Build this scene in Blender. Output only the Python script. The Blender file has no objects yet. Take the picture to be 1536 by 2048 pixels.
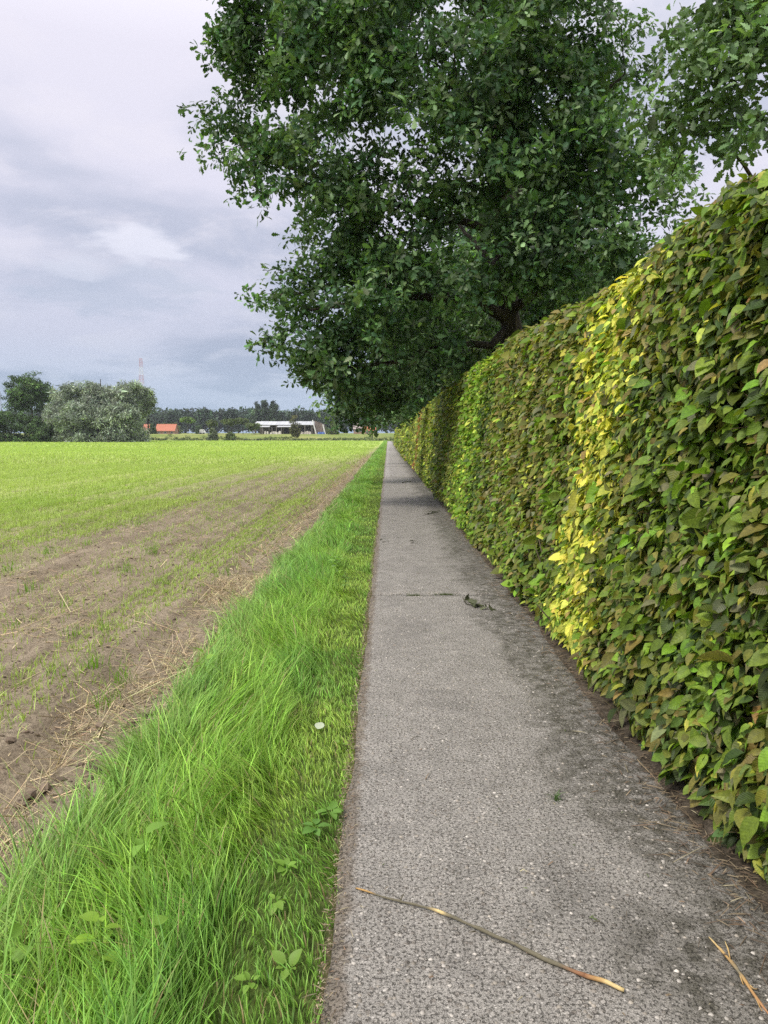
import bpy, math, random
import numpy as np
from mathutils import Vector

random.seed(7)
RNG = np.random.default_rng(7)
SC = bpy.context.scene
COL = SC.collection
R = math.radians

# ------------------------------------------------------------------ camera
F = 1539.0
CAM = np.array([0.0, 0.0, 1.6])
PITCH = math.atan(152.0 / F)
YAW = math.atan(8.0 / F)
cam_d = bpy.data.cameras.new('camera')
cam_d.sensor_width = 36.0
cam_d.lens = 36.0 * F / 2048.0
cam_d.clip_start = 0.05
cam_d.clip_end = 6000.0
cam = bpy.data.objects.new('camera', cam_d)
cam.location = CAM
cam.rotation_euler = (math.pi / 2 - PITCH, 0, YAW)
COL.objects.link(cam)
SC.camera = cam

# ------------------------------------------------------------------ view, world, sun
SC.view_settings.view_transform = 'Standard'
SC.view_settings.look = 'None'
SC.view_settings.exposure = 0.35
SC.view_settings.gamma = 1.0
SC.view_settings.use_curve_mapping = False
SC.render.engine = 'CYCLES'
SC.cycles.max_bounces = 6
SC.cycles.diffuse_bounces = 4
SC.cycles.glossy_bounces = 2
SC.cycles.transmission_bounces = 4
SC.cycles.volume_bounces = 0
SC.cycles.use_denoising = False
SC.cycles.sample_clamp_indirect = 6.0

SUN_EL, SUN_AZ = R(50), R(236)          # azimuth clockwise from +Y (sun stands behind and to the left)
world = bpy.data.worlds.new('World')
SC.world = world
world.use_nodes = True
wn, wl = world.node_tree.nodes, world.node_tree.links
wn.clear()
def W(t, **k):
    n = wn.new(t)
    for a, b in k.items():
        setattr(n, a, b)
    return n
def wmath(op, a, b=None, clamp=False):
    n = W('ShaderNodeMath', operation=op, use_clamp=clamp)
    for i, x in enumerate((a, b)):
        if x is None: continue
        if isinstance(x, (int, float)): n.inputs[i].default_value = x
        else: wl.new(x, n.inputs[i])
    return n.outputs[0]
def wmap(x, a, b, c, d):
    n = W('ShaderNodeMapRange', interpolation_type='SMOOTHSTEP')
    wl.new(x, n.inputs[0])
    for i, q in enumerate((a, b, c, d)): n.inputs[i + 1].default_value = q
    return n.outputs[0]
STR = 0.1
w_out = W('ShaderNodeOutputWorld'); w_bg = W('ShaderNodeBackground')
w_bg.inputs['Strength'].default_value = STR
sky = W('ShaderNodeTexSky', sky_type='NISHITA')
sky.sun_disc = False
sky.sun_elevation = SUN_EL
sky.sun_rotation = SUN_AZ
tc = W('ShaderNodeTexCoord'); sp = W('ShaderNodeSeparateXYZ')
wl.new(tc.outputs['Generated'], sp.inputs[0])
zc = wmath('MAXIMUM', sp.outputs[2], 0.0)
den = wmath('ADD', zc, 0.16)
cb = W('ShaderNodeCombineXYZ')
wl.new(wmath('DIVIDE', sp.outputs[0], den), cb.inputs[0])
wl.new(wmath('DIVIDE', sp.outputs[1], den), cb.inputs[1])
def wnoise(scale, detail, rough, dist, off):
    m = W('ShaderNodeMapping'); m.inputs['Location'].default_value = off
    wl.new(cb.outputs[0], m.inputs[0])
    n = W('ShaderNodeTexNoise')
    n.inputs['Scale'].default_value = scale; n.inputs['Detail'].default_value = detail
    n.inputs['Roughness'].default_value = rough; n.inputs['Distortion'].default_value = dist
    wl.new(m.outputs[0], n.inputs['Vector'])
    return n.outputs['Fac']
n1 = wnoise(0.85, 7, 0.52, 0.4, (3.1, 0.4, 0))
n2 = wnoise(2.6, 8, 0.6, 0.35, (0.3, 7.7, 0))
ramp = W('ShaderNodeValToRGB')
els = [(0.0, (.345, .445, .59)), (.05, (.35, .43, .56)), (.12, (.415, .45, .56)), (.25, (.535, .545, .645)),
       (.42, (.60, .60, .69)), (.7, (1.15, 1.13, 1.2)), (1.0, (1.55, 1.53, 1.58))]
while len(ramp.color_ramp.elements) < len(els): ramp.color_ramp.elements.new(0.5)
for e, (p, c) in zip(ramp.color_ramp.elements, els):
    e.position = p; e.color = (*c, 1)
wl.new(zc, ramp.inputs[0])
def wmix(fac, a, b, blend='MIX'):
    n = W('ShaderNodeMix', data_type='RGBA', blend_type=blend)
    if isinstance(fac, (int, float)): n.inputs[0].default_value = fac
    else: wl.new(fac, n.inputs[0])
    for i, x in ((6, a), (7, b)):
        if isinstance(x, tuple): n.inputs[i].default_value = (*x, 1)
        else: wl.new(x, n.inputs[i])
    return n.outputs[2]
# broad grey undersides, then paler billows
c1 = wmix(wmap(n1, .42, .60, 0.0, 1.0), wmix(1.0, ramp.outputs[0], (.84, .87, .91), 'MULTIPLY'),
          wmix(1.0, ramp.outputs[0], (1.18, 1.14, 1.13), 'MULTIPLY'))
c2 = wmix(wmap(n2, .47, .66, 0.0, .6), c1, wmix(1.0, ramp.outputs[0], (1.28, 1.22, 1.16), 'MULTIPLY'))
# one clear billow low in the sky: a pale ragged top over a blue grey underside
def wdir(u, v):
    d = Vector(((u - 768.0) / 1539.0, (1024.0 - v) / 1539.0, -1.0)); d.rotate(cam.rotation_euler); return d.normalized()
def wblob(u, v, su, sv):
    d = wdir(u, v); rt = Vector((0, 0, 1)).cross(d).normalized(); up = d.cross(rt)
    def dot(a, off):
        n = W('ShaderNodeVectorMath', operation='DOT_PRODUCT'); wl.new(tc.outputs['Generated'], n.inputs[0]); n.inputs[1].default_value = a
        return n.outputs['Value']
    fa, fb_, fc = dot(d, 0), dot(rt, 0), dot(up, 0)
    q = wmath('ADD', wmath('POWER', wmath('DIVIDE', fb_, su / 1539.0), 2.0), wmath('POWER', wmath('DIVIDE', fc, sv / 1539.0), 2.0))
    q = wmath('ADD', q, wmath('MULTIPLY', wmath('SUBTRACT', n3, .5), 5.2))
    return wmath('MULTIPLY', wmap(q, .1, 1.9, 1.0, 0.0), wmap(fa, .5, .9, 0.0, 1.0))
n3 = wnoise(5.5, 6, .6, .3, (1.7, 2.3, 0))
c2 = wmix(wmath('MULTIPLY', wblob(230, 575, 150, 48), .6), c2, wmix(1.0, ramp.outputs[0], (.86, .92, .95), 'MULTIPLY'))
c2 = wmix(wmath('MULTIPLY', wblob(275, 488, 74, 30), .85), c2, wmix(1.0, ramp.outputs[0], (1.34, 1.31, 1.25), 'MULTIPLY'))
c2 = wmix(wmath('MULTIPLY', wblob(165, 535, 60, 22), .5), c2, wmix(1.0, ramp.outputs[0], (1.28, 1.25, 1.2), 'MULTIPLY'))
lowfade = wmap(zc, 0.0, 0.10, 0.25, 1.0)
c3 = wmix(lowfade, ramp.outputs[0], c2)
cl = W('ShaderNodeVectorMath', operation='SCALE'); wl.new(c3, cl.inputs[0]); cl.inputs['Scale'].default_value = 1.0 / STR
final = wmix(0.93, sky.outputs[0], cl.outputs[0])
wl.new(final, w_bg.inputs[0]); wl.new(w_bg.outputs[0], w_out.inputs[0])

sun_d = bpy.data.lights.new('sun', 'SUN')
sun_d.energy = 2.6
sun_d.angle = R(14)
sun_d.color = (1.0, .95, .86)
sun = bpy.data.objects.new('sun', sun_d)
sdir = Vector((math.sin(SUN_AZ) * math.cos(SUN_EL), math.cos(SUN_AZ) * math.cos(SUN_EL), math.sin(SUN_EL)))
sun.rotation_euler = sdir.to_track_quat('Z', 'Y').to_euler()
sun.location = (-20, -20, 40)
COL.objects.link(sun)

# ------------------------------------------------------------------ helpers
cp, spi, cy, sy = math.cos(PITCH), math.sin(PITCH), math.cos(YAW), math.sin(YAW)
def ray(u, v):
    x, y = (u - 768.0) / F, (1024.0 - v) / F
    fx, fy, fz = x, cp + y * -spi * -1 * 0 + 0, 0
    d = np.array([x, cp + y * spi, -spi + y * cp])
    return np.array([d[0] * cy - d[1] * sy, d[0] * sy + d[1] * cy, d[2]])
def at(u, v, Y):
    d = ray(u, v)
    return CAM + d * (Y / d[1])
def ground(u, v, z=0.0):
    d = ray(u, v)
    return CAM + d * ((z - CAM[2]) / d[2])
def px(Y):
    return Y / F

def hash2(ix, iy, seed):
    h = (ix.astype(np.int64) * 374761393 + iy.astype(np.int64) * 668265263 + seed * 1442695041) & 0x7fffffff
    h = ((h ^ (h >> 13)) * 1274126177) & 0x7fffffff
    return ((h ^ (h >> 16)) & 0xffff) / 65535.0
def vnoise(x, y, seed=0):
    x = np.asarray(x, float); y = np.asarray(y, float)
    ix, iy = np.floor(x), np.floor(y)
    fx, fy = x - ix, y - iy
    fx = fx * fx * (3 - 2 * fx); fy = fy * fy * (3 - 2 * fy)
    a, b = hash2(ix, iy, seed), hash2(ix + 1, iy, seed)
    c, d = hash2(ix, iy + 1, seed), hash2(ix + 1, iy + 1, seed)
    return (a * (1 - fx) + b * fx) * (1 - fy) + (c * (1 - fx) + d * fx) * fy
def fbm(x, y, seed=0, o=4):
    s = 0; a = .5; t = 0
    for k in range(o):
        s = s + a * vnoise(np.asarray(x) * 2 ** k, np.asarray(y) * 2 ** k, seed + k); t += a; a *= .5
    return s / t
def sstep(x, a, b):
    t = np.clip((np.asarray(x, float) - a) / (b - a), 0, 1)
    return t * t * (3 - 2 * t)
def norm(v):
    return v / np.maximum(np.linalg.norm(v, axis=-1, keepdims=True), 1e-9)

def mesh_np(name, verts, faces, col=None, uv=None, smooth=True, mats=()):
    """verts (n,3); faces: one (m,k) index array or a list of them; col (n,3) point colour; uv (n,2) point attribute."""
    me = bpy.data.meshes.new(name)
    verts = np.ascontiguousarray(verts, dtype=np.float32)
    if not isinstance(faces, list): faces = [faces]
    faces = [np.asarray(f, dtype=np.int32) for f in faces if len(f)]
    me.vertices.add(len(verts)); me.vertices.foreach_set('co', verts.ravel())
    nl = sum(f.size for f in faces); nf = sum(len(f) for f in faces)
    me.loops.add(nl); me.polygons.add(nf)
    me.loops.foreach_set('vertex_index', np.concatenate([f.ravel() for f in faces]))
    tot = np.concatenate([np.full(len(f), f.shape[1], np.int32) for f in faces])
    me.polygons.foreach_set('loop_start', np.concatenate([[0], np.cumsum(tot)[:-1]]).astype(np.int32))
    me.polygons.foreach_set('use_smooth', np.full(nf, smooth))
    if col is not None:
        a = me.attributes.new('col', 'FLOAT_COLOR', 'POINT')
        c4 = np.ones((len(verts), 4), np.float32); c4[:, :3] = col
        a.data.foreach_set('color', c4.ravel())
    if uv is not None:
        a = me.attributes.new('luv', 'FLOAT_VECTOR', 'POINT')
        u3 = np.zeros((len(verts), 3), np.float32); u3[:, :2] = uv
        a.data.foreach_set('vector', u3.ravel())
    for m in mats: me.materials.append(m)
    me.update(calc_edges=True)
    me.validate()
    return me
def link(name, me, parent=None):
    o = bpy.data.objects.new(name, me)
    COL.objects.link(o)
    if parent is not None: o.parent = parent
    return o
def tag(o, label=None, cat=None, group=None, kind=None):
    for k, v in (('label', label), ('category', cat), ('group', group), ('kind', kind)):
        if v: o[k] = v
    return o
def empty(name, loc, label, cat, group=None, kind=None):
    o = bpy.data.objects.new(name, None)
    o.empty_display_size = .2
    COL.objects.link(o); o.location = loc
    return tag(o, label, cat, group, kind)
def part(name, me, root):
    """link a mesh given in world coordinates under a root Empty (no rotation)"""
    o = link(name, me, root)
    r = root
    off = Vector((0, 0, 0))
    while r is not None:
        off += r.location; r = r.parent
    o.location = -off
    return o
def jitter(n, s): return RNG.normal(0, s, n)

class MB:
    """collects boxes, tubes and sheets, builds one mesh"""
    def __init__(s): s.v = []; s.f = []; s.c = []; s.n = 0
    def add(s, v, f, c=(1, 1, 1)):
        v = np.asarray(v, float)
        s.v.append(v)
        c = np.asarray(c, float)
        s.c.append(np.tile(c, (len(v), 1)) if c.ndim == 1 else c)
        for q in f: s.f.append([i + s.n for i in q])
        s.n += len(v)
        return s
    def box(s, lo, hi, c=(1, 1, 1)):
        x0, y0, z0 = lo; x1, y1, z1 = hi
        v = [(x0, y0, z0), (x1, y0, z0), (x1, y1, z0), (x0, y1, z0), (x0, y0, z1), (x1, y0, z1), (x1, y1, z1), (x0, y1, z1)]
        return s.add(v, [(0, 3, 2, 1), (4, 5, 6, 7), (0, 1, 5, 4), (1, 2, 6, 5), (2, 3, 7, 6), (3, 0, 4, 7)], c)
    def tube(s, pts, rad, n=6, c=(1, 1, 1), caps=True):
        pts = np.asarray(pts, float); m = len(pts)
        rad = np.broadcast_to(np.asarray(rad, float), (m,))
        c = np.asarray(c, float)
        if c.ndim == 1: c = np.tile(c, (m, 1))
        t = norm(np.gradient(pts, axis=0)) if m > 2 else np.tile(norm(pts[1:] - pts[:1]), (m, 1))
        ref = np.array([0, 0, 1.0]) if abs(t[0][2]) < .9 else np.array([1.0, 0, 0])
        V = []
        u = norm(np.cross(t[0], ref))
        for i in range(m):
            u = norm(u - t[i] * np.dot(u, t[i])); w = np.cross(t[i], u)
            for k in range(n):
                a = 2 * math.pi * k / n
                V.append(pts[i] + rad[i] * (math.cos(a) * u + math.sin(a) * w))
        fs = [(i * n + k, i * n + (k + 1) % n, (i + 1) * n + (k + 1) % n, (i + 1) * n + k) for i in range(m - 1) for k in range(n)]
        if caps: fs += [tuple(range(n - 1, -1, -1)), tuple((m - 1) * n + k for k in range(n))]
        return s.add(V, fs, np.repeat(c, n, axis=0))
    def mesh(s, name, mats=(), smooth=False):
        by = {}
        for q in s.f: by.setdefault(len(q), []).append(q)
        return mesh_np(name, np.concatenate(s.v), [np.array(x) for x in by.values()], np.concatenate(s.c), smooth=smooth, mats=mats)
    def build(s, name, mats=(), parent=None, smooth=False):
        me = s.mesh(name, mats, smooth)
        return part(name, me, parent) if parent is not None else link(name, me)

# ------------------------------------------------------------------ materials
class NT:
    def __init__(s, name):
        s.m = bpy.data.materials.new(name); s.m.use_nodes = True
        s.t = s.m.node_tree; s.t.nodes.clear()
        s.out = s.N('ShaderNodeOutputMaterial')
    def N(s, t, **k):
        n = s.t.nodes.new(t)
        for a, b in k.items(): setattr(n, a, b)
        return n
    def set(s, sock, x):
        if x is None: return
        if isinstance(x, (int, float)): sock.default_value = x
        elif isinstance(x, tuple): sock.default_value = (*x, 1) if len(x) == 3 and sock.type == 'RGBA' else x
        else: s.t.links.new(x, sock)
    def math(s, op, a, b=None, clamp=False):
        n = s.N('ShaderNodeMath', operation=op, use_clamp=clamp); s.set(n.inputs[0], a); s.set(n.inputs[1], b); return n.outputs[0]
    def mix(s, f, a, b, blend='MIX'):
        n = s.N('ShaderNodeMix', data_type='RGBA', blend_type=blend); s.set(n.inputs[0], f); s.set(n.inputs[6], a); s.set(n.inputs[7], b); return n.outputs[2]
    def noise(s, vec, scale, detail=4, rough=.55, dist=0.0):
        n = s.N('ShaderNodeTexNoise'); s.set(n.inputs['Vector'], vec)
        n.inputs['Scale'].default_value = scale; n.inputs['Detail'].default_value = detail
        n.inputs['Roughness'].default_value = rough; n.inputs['Distortion'].default_value = dist
        return n.outputs['Fac']
    def map(s, x, a, b, c=0.0, d=1.0):
        n = s.N('ShaderNodeMapRange', interpolation_type='SMOOTHSTEP'); s.set(n.inputs[0], x)
        for i, q in enumerate((a, b, c, d)): n.inputs[i + 1].default_value = q
        return n.outputs[0]
    def pos(s, scale=(1, 1, 1)):
        g = s.N('ShaderNodeNewGeometry'); m = s.N('ShaderNodeMapping'); m.inputs['Scale'].default_value = scale
        s.t.links.new(g.outputs['Position'], m.inputs[0]); return m.outputs[0]
    def xyz(s):
        g = s.N('ShaderNodeNewGeometry'); p = s.N('ShaderNodeSeparateXYZ'); s.t.links.new(g.outputs['Position'], p.inputs[0]); return p.outputs
    def attr(s, name, typ='GEOMETRY', out='Color'):
        n = s.N('ShaderNodeAttribute', attribute_type=typ); n.attribute_name = name; return n.outputs[out]
    def bump(s, h, strength, dist):
        n = s.N('ShaderNodeBump'); s.set(n.inputs['Height'], h); n.inputs['Strength'].default_value = strength; n.inputs['Distance'].default_value = dist
        return n.outputs[0]
    def bsdf(s, color, rough=.7, spec=.3, normal=None, metal=0.0):
        n = s.N('ShaderNodeBsdfPrincipled'); s.set(n.inputs['Base Color'], color); s.set(n.inputs['Roughness'], rough)
        n.inputs['Specular IOR Level'].default_value = spec; n.inputs['Metallic'].default_value = metal
        if normal is not None: s.t.links.new(normal, n.inputs['Normal'])
        return n.outputs[0]
    def finish(s, sh):
        s.t.links.new(sh, s.out.inputs['Surface']); return s.m

def leaf_mat(name, base='col', inst=False, objcol=False, transl=.3, rough=.45, spec=.35, veins=False, tcol=(1.25, 1.35, .6)):
    n = NT(name)
    c = n.attr('col')
    if inst: c = n.mix(1.0, c, n.attr('tint', 'INSTANCER'), 'MULTIPLY')
    if objcol:
        oi = n.N('ShaderNodeObjectInfo'); c = n.mix(1.0, c, oi.outputs['Color'], 'MULTIPLY')
    nm = None
    if veins:
        luv = n.N('ShaderNodeSeparateXYZ'); n.t.links.new(n.attr('luv', out='Vector'), luv.inputs[0])
        ax = n.math('ABSOLUTE', luv.outputs[0])
        ph = n.math('ADD', n.math('MULTIPLY', luv.outputs[1], 56.0), n.math('MULTIPLY', ax, -42.0))
        wv = n.math('SINE', ph)
        mid = n.map(ax, 0.0, .035, 1.0, 0.0)
        vein = n.math('MAXIMUM', n.map(wv, .72, 1.0, 0.0, .55), mid)
        c = n.mix(n.math('MULTIPLY', vein, .25), c, n.mix(1.0, c, (1.75, 1.6, 1.5), 'MULTIPLY'))
        blot = n.noise(n.pos(), 60, 3)
        c = n.mix(1.0, c, n.mix(n.map(blot, .35, .7), (.78, .78, .78), (1.15, 1.12, 1.05)), 'MULTIPLY')
        nm = n.bump(n.math('ADD', n.math('MULTIPLY', wv, -.5), n.math('MULTIPLY', mid, -1.0)), .35, .002)
    sh = n.bsdf(c, rough, spec, nm)
    if transl > 0:
        tr = n.N('ShaderNodeBsdfTranslucent'); n.set(tr.inputs[0], n.mix(1.0, c, tcol, 'MULTIPLY'))
        mx = n.N('ShaderNodeMixShader'); mx.inputs[0].default_value = transl
        n.t.links.new(sh, mx.inputs[1]); n.t.links.new(tr.outputs[0], mx.inputs[2]); sh = mx.outputs[0]
    return n.finish(sh)

M = {}
M['hedge_leaf'] = leaf_mat('hedge leaf', veins=True, rough=.5, spec=.3, transl=.28)
M['hedge_leaf_far'] = leaf_mat('hedge leaf plain', rough=.55, spec=.25, transl=.28)
M['hedge_leaf_single'] = leaf_mat('hedge leaf single', objcol=True, veins=True, rough=.5, spec=.3, transl=.28)
M['oak_leaf'] = leaf_mat('oak leaf', inst=True, rough=.5, spec=.28, transl=.25, tcol=(1.3, 1.5, .5))
M['oak_leaf_single'] = leaf_mat('oak leaf single', objcol=True, rough=.5, spec=.28, transl=.25, tcol=(1.3, 1.5, .5))
M['far_leaf'] = leaf_mat('far foliage', inst=True, rough=.6, spec=.2, transl=.15)
M['grass'] = leaf_mat('grass blade', rough=.5, spec=.3, transl=.35, tcol=(1.2, 1.25, .6))
M['straw'] = leaf_mat('straw', rough=.6, spec=.25, transl=.1, tcol=(1, 1, 1))
def plain(name, color=None, rough=.7, spec=.3, nscale=None, namp=.15, bump=0.0, bdist=.01, metal=0.0):
    n = NT(name)
    c = n.attr('col') if color is None else color
    nm = None
    if nscale:
        f = n.noise(n.pos(), nscale, 5, .6)
        lo, hi = 1 - namp, 1 + namp
        c = n.mix(1.0, n.mix(1.0, c, (1, 1, 1), 'MULTIPLY') if color is None else c, n.mix(f, (lo, lo, lo), (hi, hi, hi)), 'MULTIPLY')
        if bump: nm = n.bump(f, bump, bdist)
    return n.finish(n.bsdf(c, rough, spec, nm, metal))
def bark(name, a, b, sc):
    n = NT(name)
    f = n.noise(n.pos((sc, sc, sc * .22)), 1.0, 6, .65, .6)
    c = n.mix(n.map(f, .35, .68), a, b)
    return n.finish(n.bsdf(c, .9, .15, n.bump(f, .9, .03)))
M['bark'] = bark('oak bark', (.018, .015, .012), (.075, .06, .045), 14)
M['bark_pale'] = bark('pale bark', (.10, .09, .07), (.24, .22, .18), 8)
M['twig'] = plain('twig', None, .8, .2, 90, .35, .6, .002)
M['mass'] = plain('painted mass', None, .75, .25, 3, .12)

def concrete_mat():
    n = NT('exposed aggregate concrete')
    p = n.pos(); x = n.xyz()
    vor = n.N('ShaderNodeTexVoronoi'); vor.inputs['Scale'].default_value = 44; n.set(vor.inputs['Vector'], p); vor.inputs['Randomness'].default_value = 1
    vor2 = n.N('ShaderNodeTexVoronoi'); vor2.inputs['Scale'].default_value = 105; n.set(vor2.inputs['Vector'], p)
    big, mid, fine = n.noise(p, .9, 4, .6, .3), n.noise(p, 5.5, 5, .62, .3), n.noise(p, 210, 3, .6)
    base = n.mix(big, (.265, .250, .228), (.365, .350, .325))
    base = n.mix(1.0, base, n.mix(mid, (.58, .575, .57), (1.38, 1.37, 1.36)), 'MULTIPLY')
    base = n.mix(1.0, base, n.mix(n.map(fine, .3, .72), (.55, .54, .53), (1.4, 1.38, 1.35)), 'MULTIPLY')
    # pebbles: some cells pale, some brown, showing where the cell centre lies close to the surface
    rs = n.N('ShaderNodeSeparateColor'); n.t.links.new(vor.outputs['Color'], rs.inputs[0])
    peb = n.math('MULTIPLY', n.map(vor.outputs['Distance'], .30, .46, 1.0, 0.0), n.map(rs.outputs[0], .30, .5))
    pc = n.mix(rs.outputs[1], (.17, .145, .12), (.47, .435, .39))
    base = n.mix(n.math('MULTIPLY', peb, .75), base, pc)
    rs2 = n.N('ShaderNodeSeparateColor'); n.t.links.new(vor2.outputs['Color'], rs2.inputs[0])
    pe2 = n.math('MULTIPLY', n.map(vor2.outputs['Distance'], .28, .48, 1.0, 0.0), n.map(rs2.outputs[0], .55, .66))
    base = n.mix(n.math('MULTIPLY', pe2, .7), base, n.mix(rs2.outputs[1], (.14, .12, .10), (.68, .64, .58)))
    pit = n.map(n.noise(p, 85, 5, .75), .34, .47, 1.0, 0.0)
    base = n.mix(n.math('MULTIPLY', pit, .6), base, (.085, .072, .06))
    # dirt washed out of the hedge foot: irregular band along the right edge, crumbs along the left edge
    edge = n.math('ADD', x[0], n.math('MULTIPLY', n.math('SUBTRACT', n.noise(n.pos((1, .55, 1)), 2.4, 6, .66, .6), .5), 1.15))
    d1 = n.map(edge, .68, 1.04)
    d2 = n.map(n.noise(p, 13, 5, .7), .36, .62)
    dirt = n.math('MULTIPLY', d1, n.math('ADD', n.math('MULTIPLY', d2, .75), .2), True)
    base = n.mix(n.math('MULTIPLY', dirt, .93), base, n.mix(n.noise(p, 30, 4), (.032, .030, .018), (.085, .075, .05)))
    damp = n.map(n.noise(n.pos((1.3, .8, 1)), 1.6, 6, .62, .5), .50, .66)
    base = n.mix(n.math('MULTIPLY', damp, .22), base, (.10, .092, .085))
    le = n.map(n.math('ADD', x[0], n.math('MULTIPLY', n.noise(p, 9, 5, .7), -.14)), -.215, -.175, 1.0, 0.0)
    base = n.mix(n.math('MULTIPLY', le, .65), base, (.15, .115, .08))
    h = n.math('ADD', n.math('MULTIPLY', peb, .5), n.math('ADD', n.math('MULTIPLY', fine, .5), n.math('MULTIPLY', pit, -.7)))
    rough = n.map(mid, .3, .7, .5, .72)
    return n.finish(n.bsdf(base, rough, .45, n.bump(h, 1.0, .010)))
M['concrete'] = concrete_mat()

def soil_mat():
    n = NT('field soil')
    p = n.pos(); x = n.xyz()
    big, mid, fine = n.noise(p, .35, 4), n.noise(n.pos((1, .35, 1)), 3.0, 6, .65), n.noise(p, 45, 5, .7)
    c = n.mix(n.map(mid, .3, .72), (.235, .195, .14), (.36, .305, .23))
    c = n.mix(1.0, c, n.mix(n.map(fine, .25, .75), (.55, .53, .5), (1.3, 1.28, 1.25)), 'MULTIPLY')
    c = n.mix(1.0, c, n.mix(big, (.85, .85, .85), (1.12, 1.1, 1.08)), 'MULTIPLY')
    rut = n.map(n.noise(n.pos((3.2, .10, 1)), 1.0, 4, .6), .52, .68)
    c = n.mix(n.math('MULTIPLY', rut, .32), c, (.105, .08, .056))
    # the sown crop closes up away from the margin: young green from about 7 m left of the path, and with distance
    w = n.math('MULTIPLY', n.math('SUBTRACT', n.noise(n.pos((.5, .12, 1)), 1.0, 5, .6), .5), 5.0)
    left = n.map(n.math('ADD', x[0], w), -9.5, -4.2, 1.0, 0.0)
    rows = n.noise(n.pos((2.2, .06, 1)), 1.0, 3, .6)
    far = n.map(x[1], 26, 75, 0.0, 1.0)
    farn = n.map(n.math('ADD', n.math('ADD', x[0], n.math('MULTIPLY', w, .5)), n.math('MULTIPLY', x[1], -.020)), -5.0, -2.0, 1.0, 0.0)
    gcover = n.math('MAXIMUM', n.math('MULTIPLY', left, n.map(n.math('ADD', n.noise(n.pos((1.6, .5, 1)), 2.2, 6, .7), n.math('MULTIPLY', rows, .25)), .42, .72, .15, .85)), n.math('MULTIPLY', far, farn))
    patch = n.noise(n.pos((.25, .06, 1)), 1.0, 5, .6)
    g = n.mix(n.map(patch, .3, .7), (.33, .45, .10), (.43, .53, .14))
    g = n.mix(1.0, g, n.mix(n.map(n.noise(n.pos((3, .6, 1)), 3.0, 5, .7), .3, .7), (.75, .75, .7), (1.12, 1.12, 1.1)), 'MULTIPLY')
    c = n.mix(gcover, c, g)
    h = n.math('ADD', n.math('MULTIPLY', fine, .5), mid)
    return n.finish(n.bsdf(c, .95, .1, n.bump(h, 1.0, .05)))
M['soil'] = soil_mat()
def verge_mat():
    n = NT('verge turf base')
    p = n.pos(); x = n.xyz()
    f = n.noise(p, 22, 5, .7)
    c = n.mix(n.map(f, .3, .7), (.035, .05, .012), (.09, .13, .03))
    c = n.mix(n.map(x[1], 30, 90), c, (.15, .24, .04))
    e = n.map(n.math('ADD', x[0], n.math('MULTIPLY', n.noise(p, 8, 5, .7), -.18)), -.33, -.25)
    c = n.mix(n.math('MULTIPLY', e, .7), c, (.13, .10, .06))
    return n.finish(n.bsdf(c, .95, .1, n.bump(f, .8, .02)))
M['verge'] = verge_mat()
def bed_mat():
    n = NT('hedge bed soil')
    p = n.pos()
    f, m = n.noise(p, 60, 5, .7), n.noise(p, 7, 5, .65)
    c = n.mix(n.map(m, .3, .7), (.05, .041, .030), (.125, .105, .082))
    c = n.mix(1.0, c, n.mix(n.map(f, .28, .72), (.5, .5, .5), (1.5, 1.45, 1.4)), 'MULTIPLY')
    return n.finish(n.bsdf(c, .95, .1, n.bump(f, .9, .02)))
M['bed'] = bed_mat()
def meadow_mat():
    n = NT('meadow grass')
    f, g = n.noise(n.pos((.05, .02, 1)), 1.0, 5, .6), n.noise(n.pos((.5, .2, 1)), 1.0, 5, .7)
    c = n.mix(n.map(f, .35, .68), (.15, .21, .05), (.27, .29, .10))
    c = n.mix(1.0, c, n.mix(g, (.75, .75, .75), (1.25, 1.2, 1.1)), 'MULTIPLY')
    return n.finish(n.bsdf(c, .95, .1))
M['meadow'] = meadow_mat()

# ------------------------------------------------------------------ setting: ground sheets, path
def rise(y):
    return 2.6 * sstep(y, 266, 345) + 1.6 * sstep(y, 345, 700)
def grid_sheet(name, xs, ys, zf, mat):
    X, Y = np.meshgrid(xs, ys)
    Z = zf(X, Y)
    v = np.stack([X.ravel(), Y.ravel(), Z.ravel()], 1)
    nx, ny = len(xs), len(ys)
    i = np.arange((ny - 1) * nx).reshape(ny - 1, nx)[:, :-1].ravel()
    return mesh_np(name, v, np.stack([i, i + 1, i + nx + 1, i + nx], 1), mats=[mat])
ms = np.array([-900, -500, -300, -200, -120, -60, -30, 0, 30, 60, 120, 200, 400, 900.])
my = np.concatenate([[-300, -60, 0, 100, 200, 255], np.arange(262, 360, 8), np.arange(365, 720, 30), [860, 1090]])
tag(link('meadow', grid_sheet('meadow', ms, my, lambda X, Y: -.12 + rise(Y) + .25 * (fbm(X * .05, Y * .05, 5) - .5) * sstep(Y, 268, 290), M['meadow'])), kind='structure',
    label='pale meadow beyond the far edge of the field')
fx = np.concatenate([-np.geomspace(400, 11, 26), np.linspace(-10.9, -1.05, 200)])
fy = np.concatenate([[-25, -10, -3], np.linspace(.5, 17, 260), np.geomspace(17.2, 265, 60)])
def field_z(X, Y):
    near = sstep(-X, 16, 9) * sstep(Y, 60, 22) + .15
    rel = .06 * (fbm(X * 2.6, Y * .9, 11, 5) - .5) + .075 * (fbm(X * 10, Y * 8, 12, 4) - .5) + .018 * np.sin(X * 2 * math.pi / .75 + 1.3 * fbm(X, Y * .3, 3))
    return -.045 + rel * near - .02 * sstep(-X, 1.6, 2.4)
tag(link('field', grid_sheet('field', fx, fy, field_z, M['soil'])), kind='structure', label='sown field with bare brown soil at its margin')
vx = np.linspace(-1.5, -.12, 22)
vy = np.concatenate([[-6], np.linspace(.8, 16, 120), np.geomspace(16.2, 268, 60)])
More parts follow.
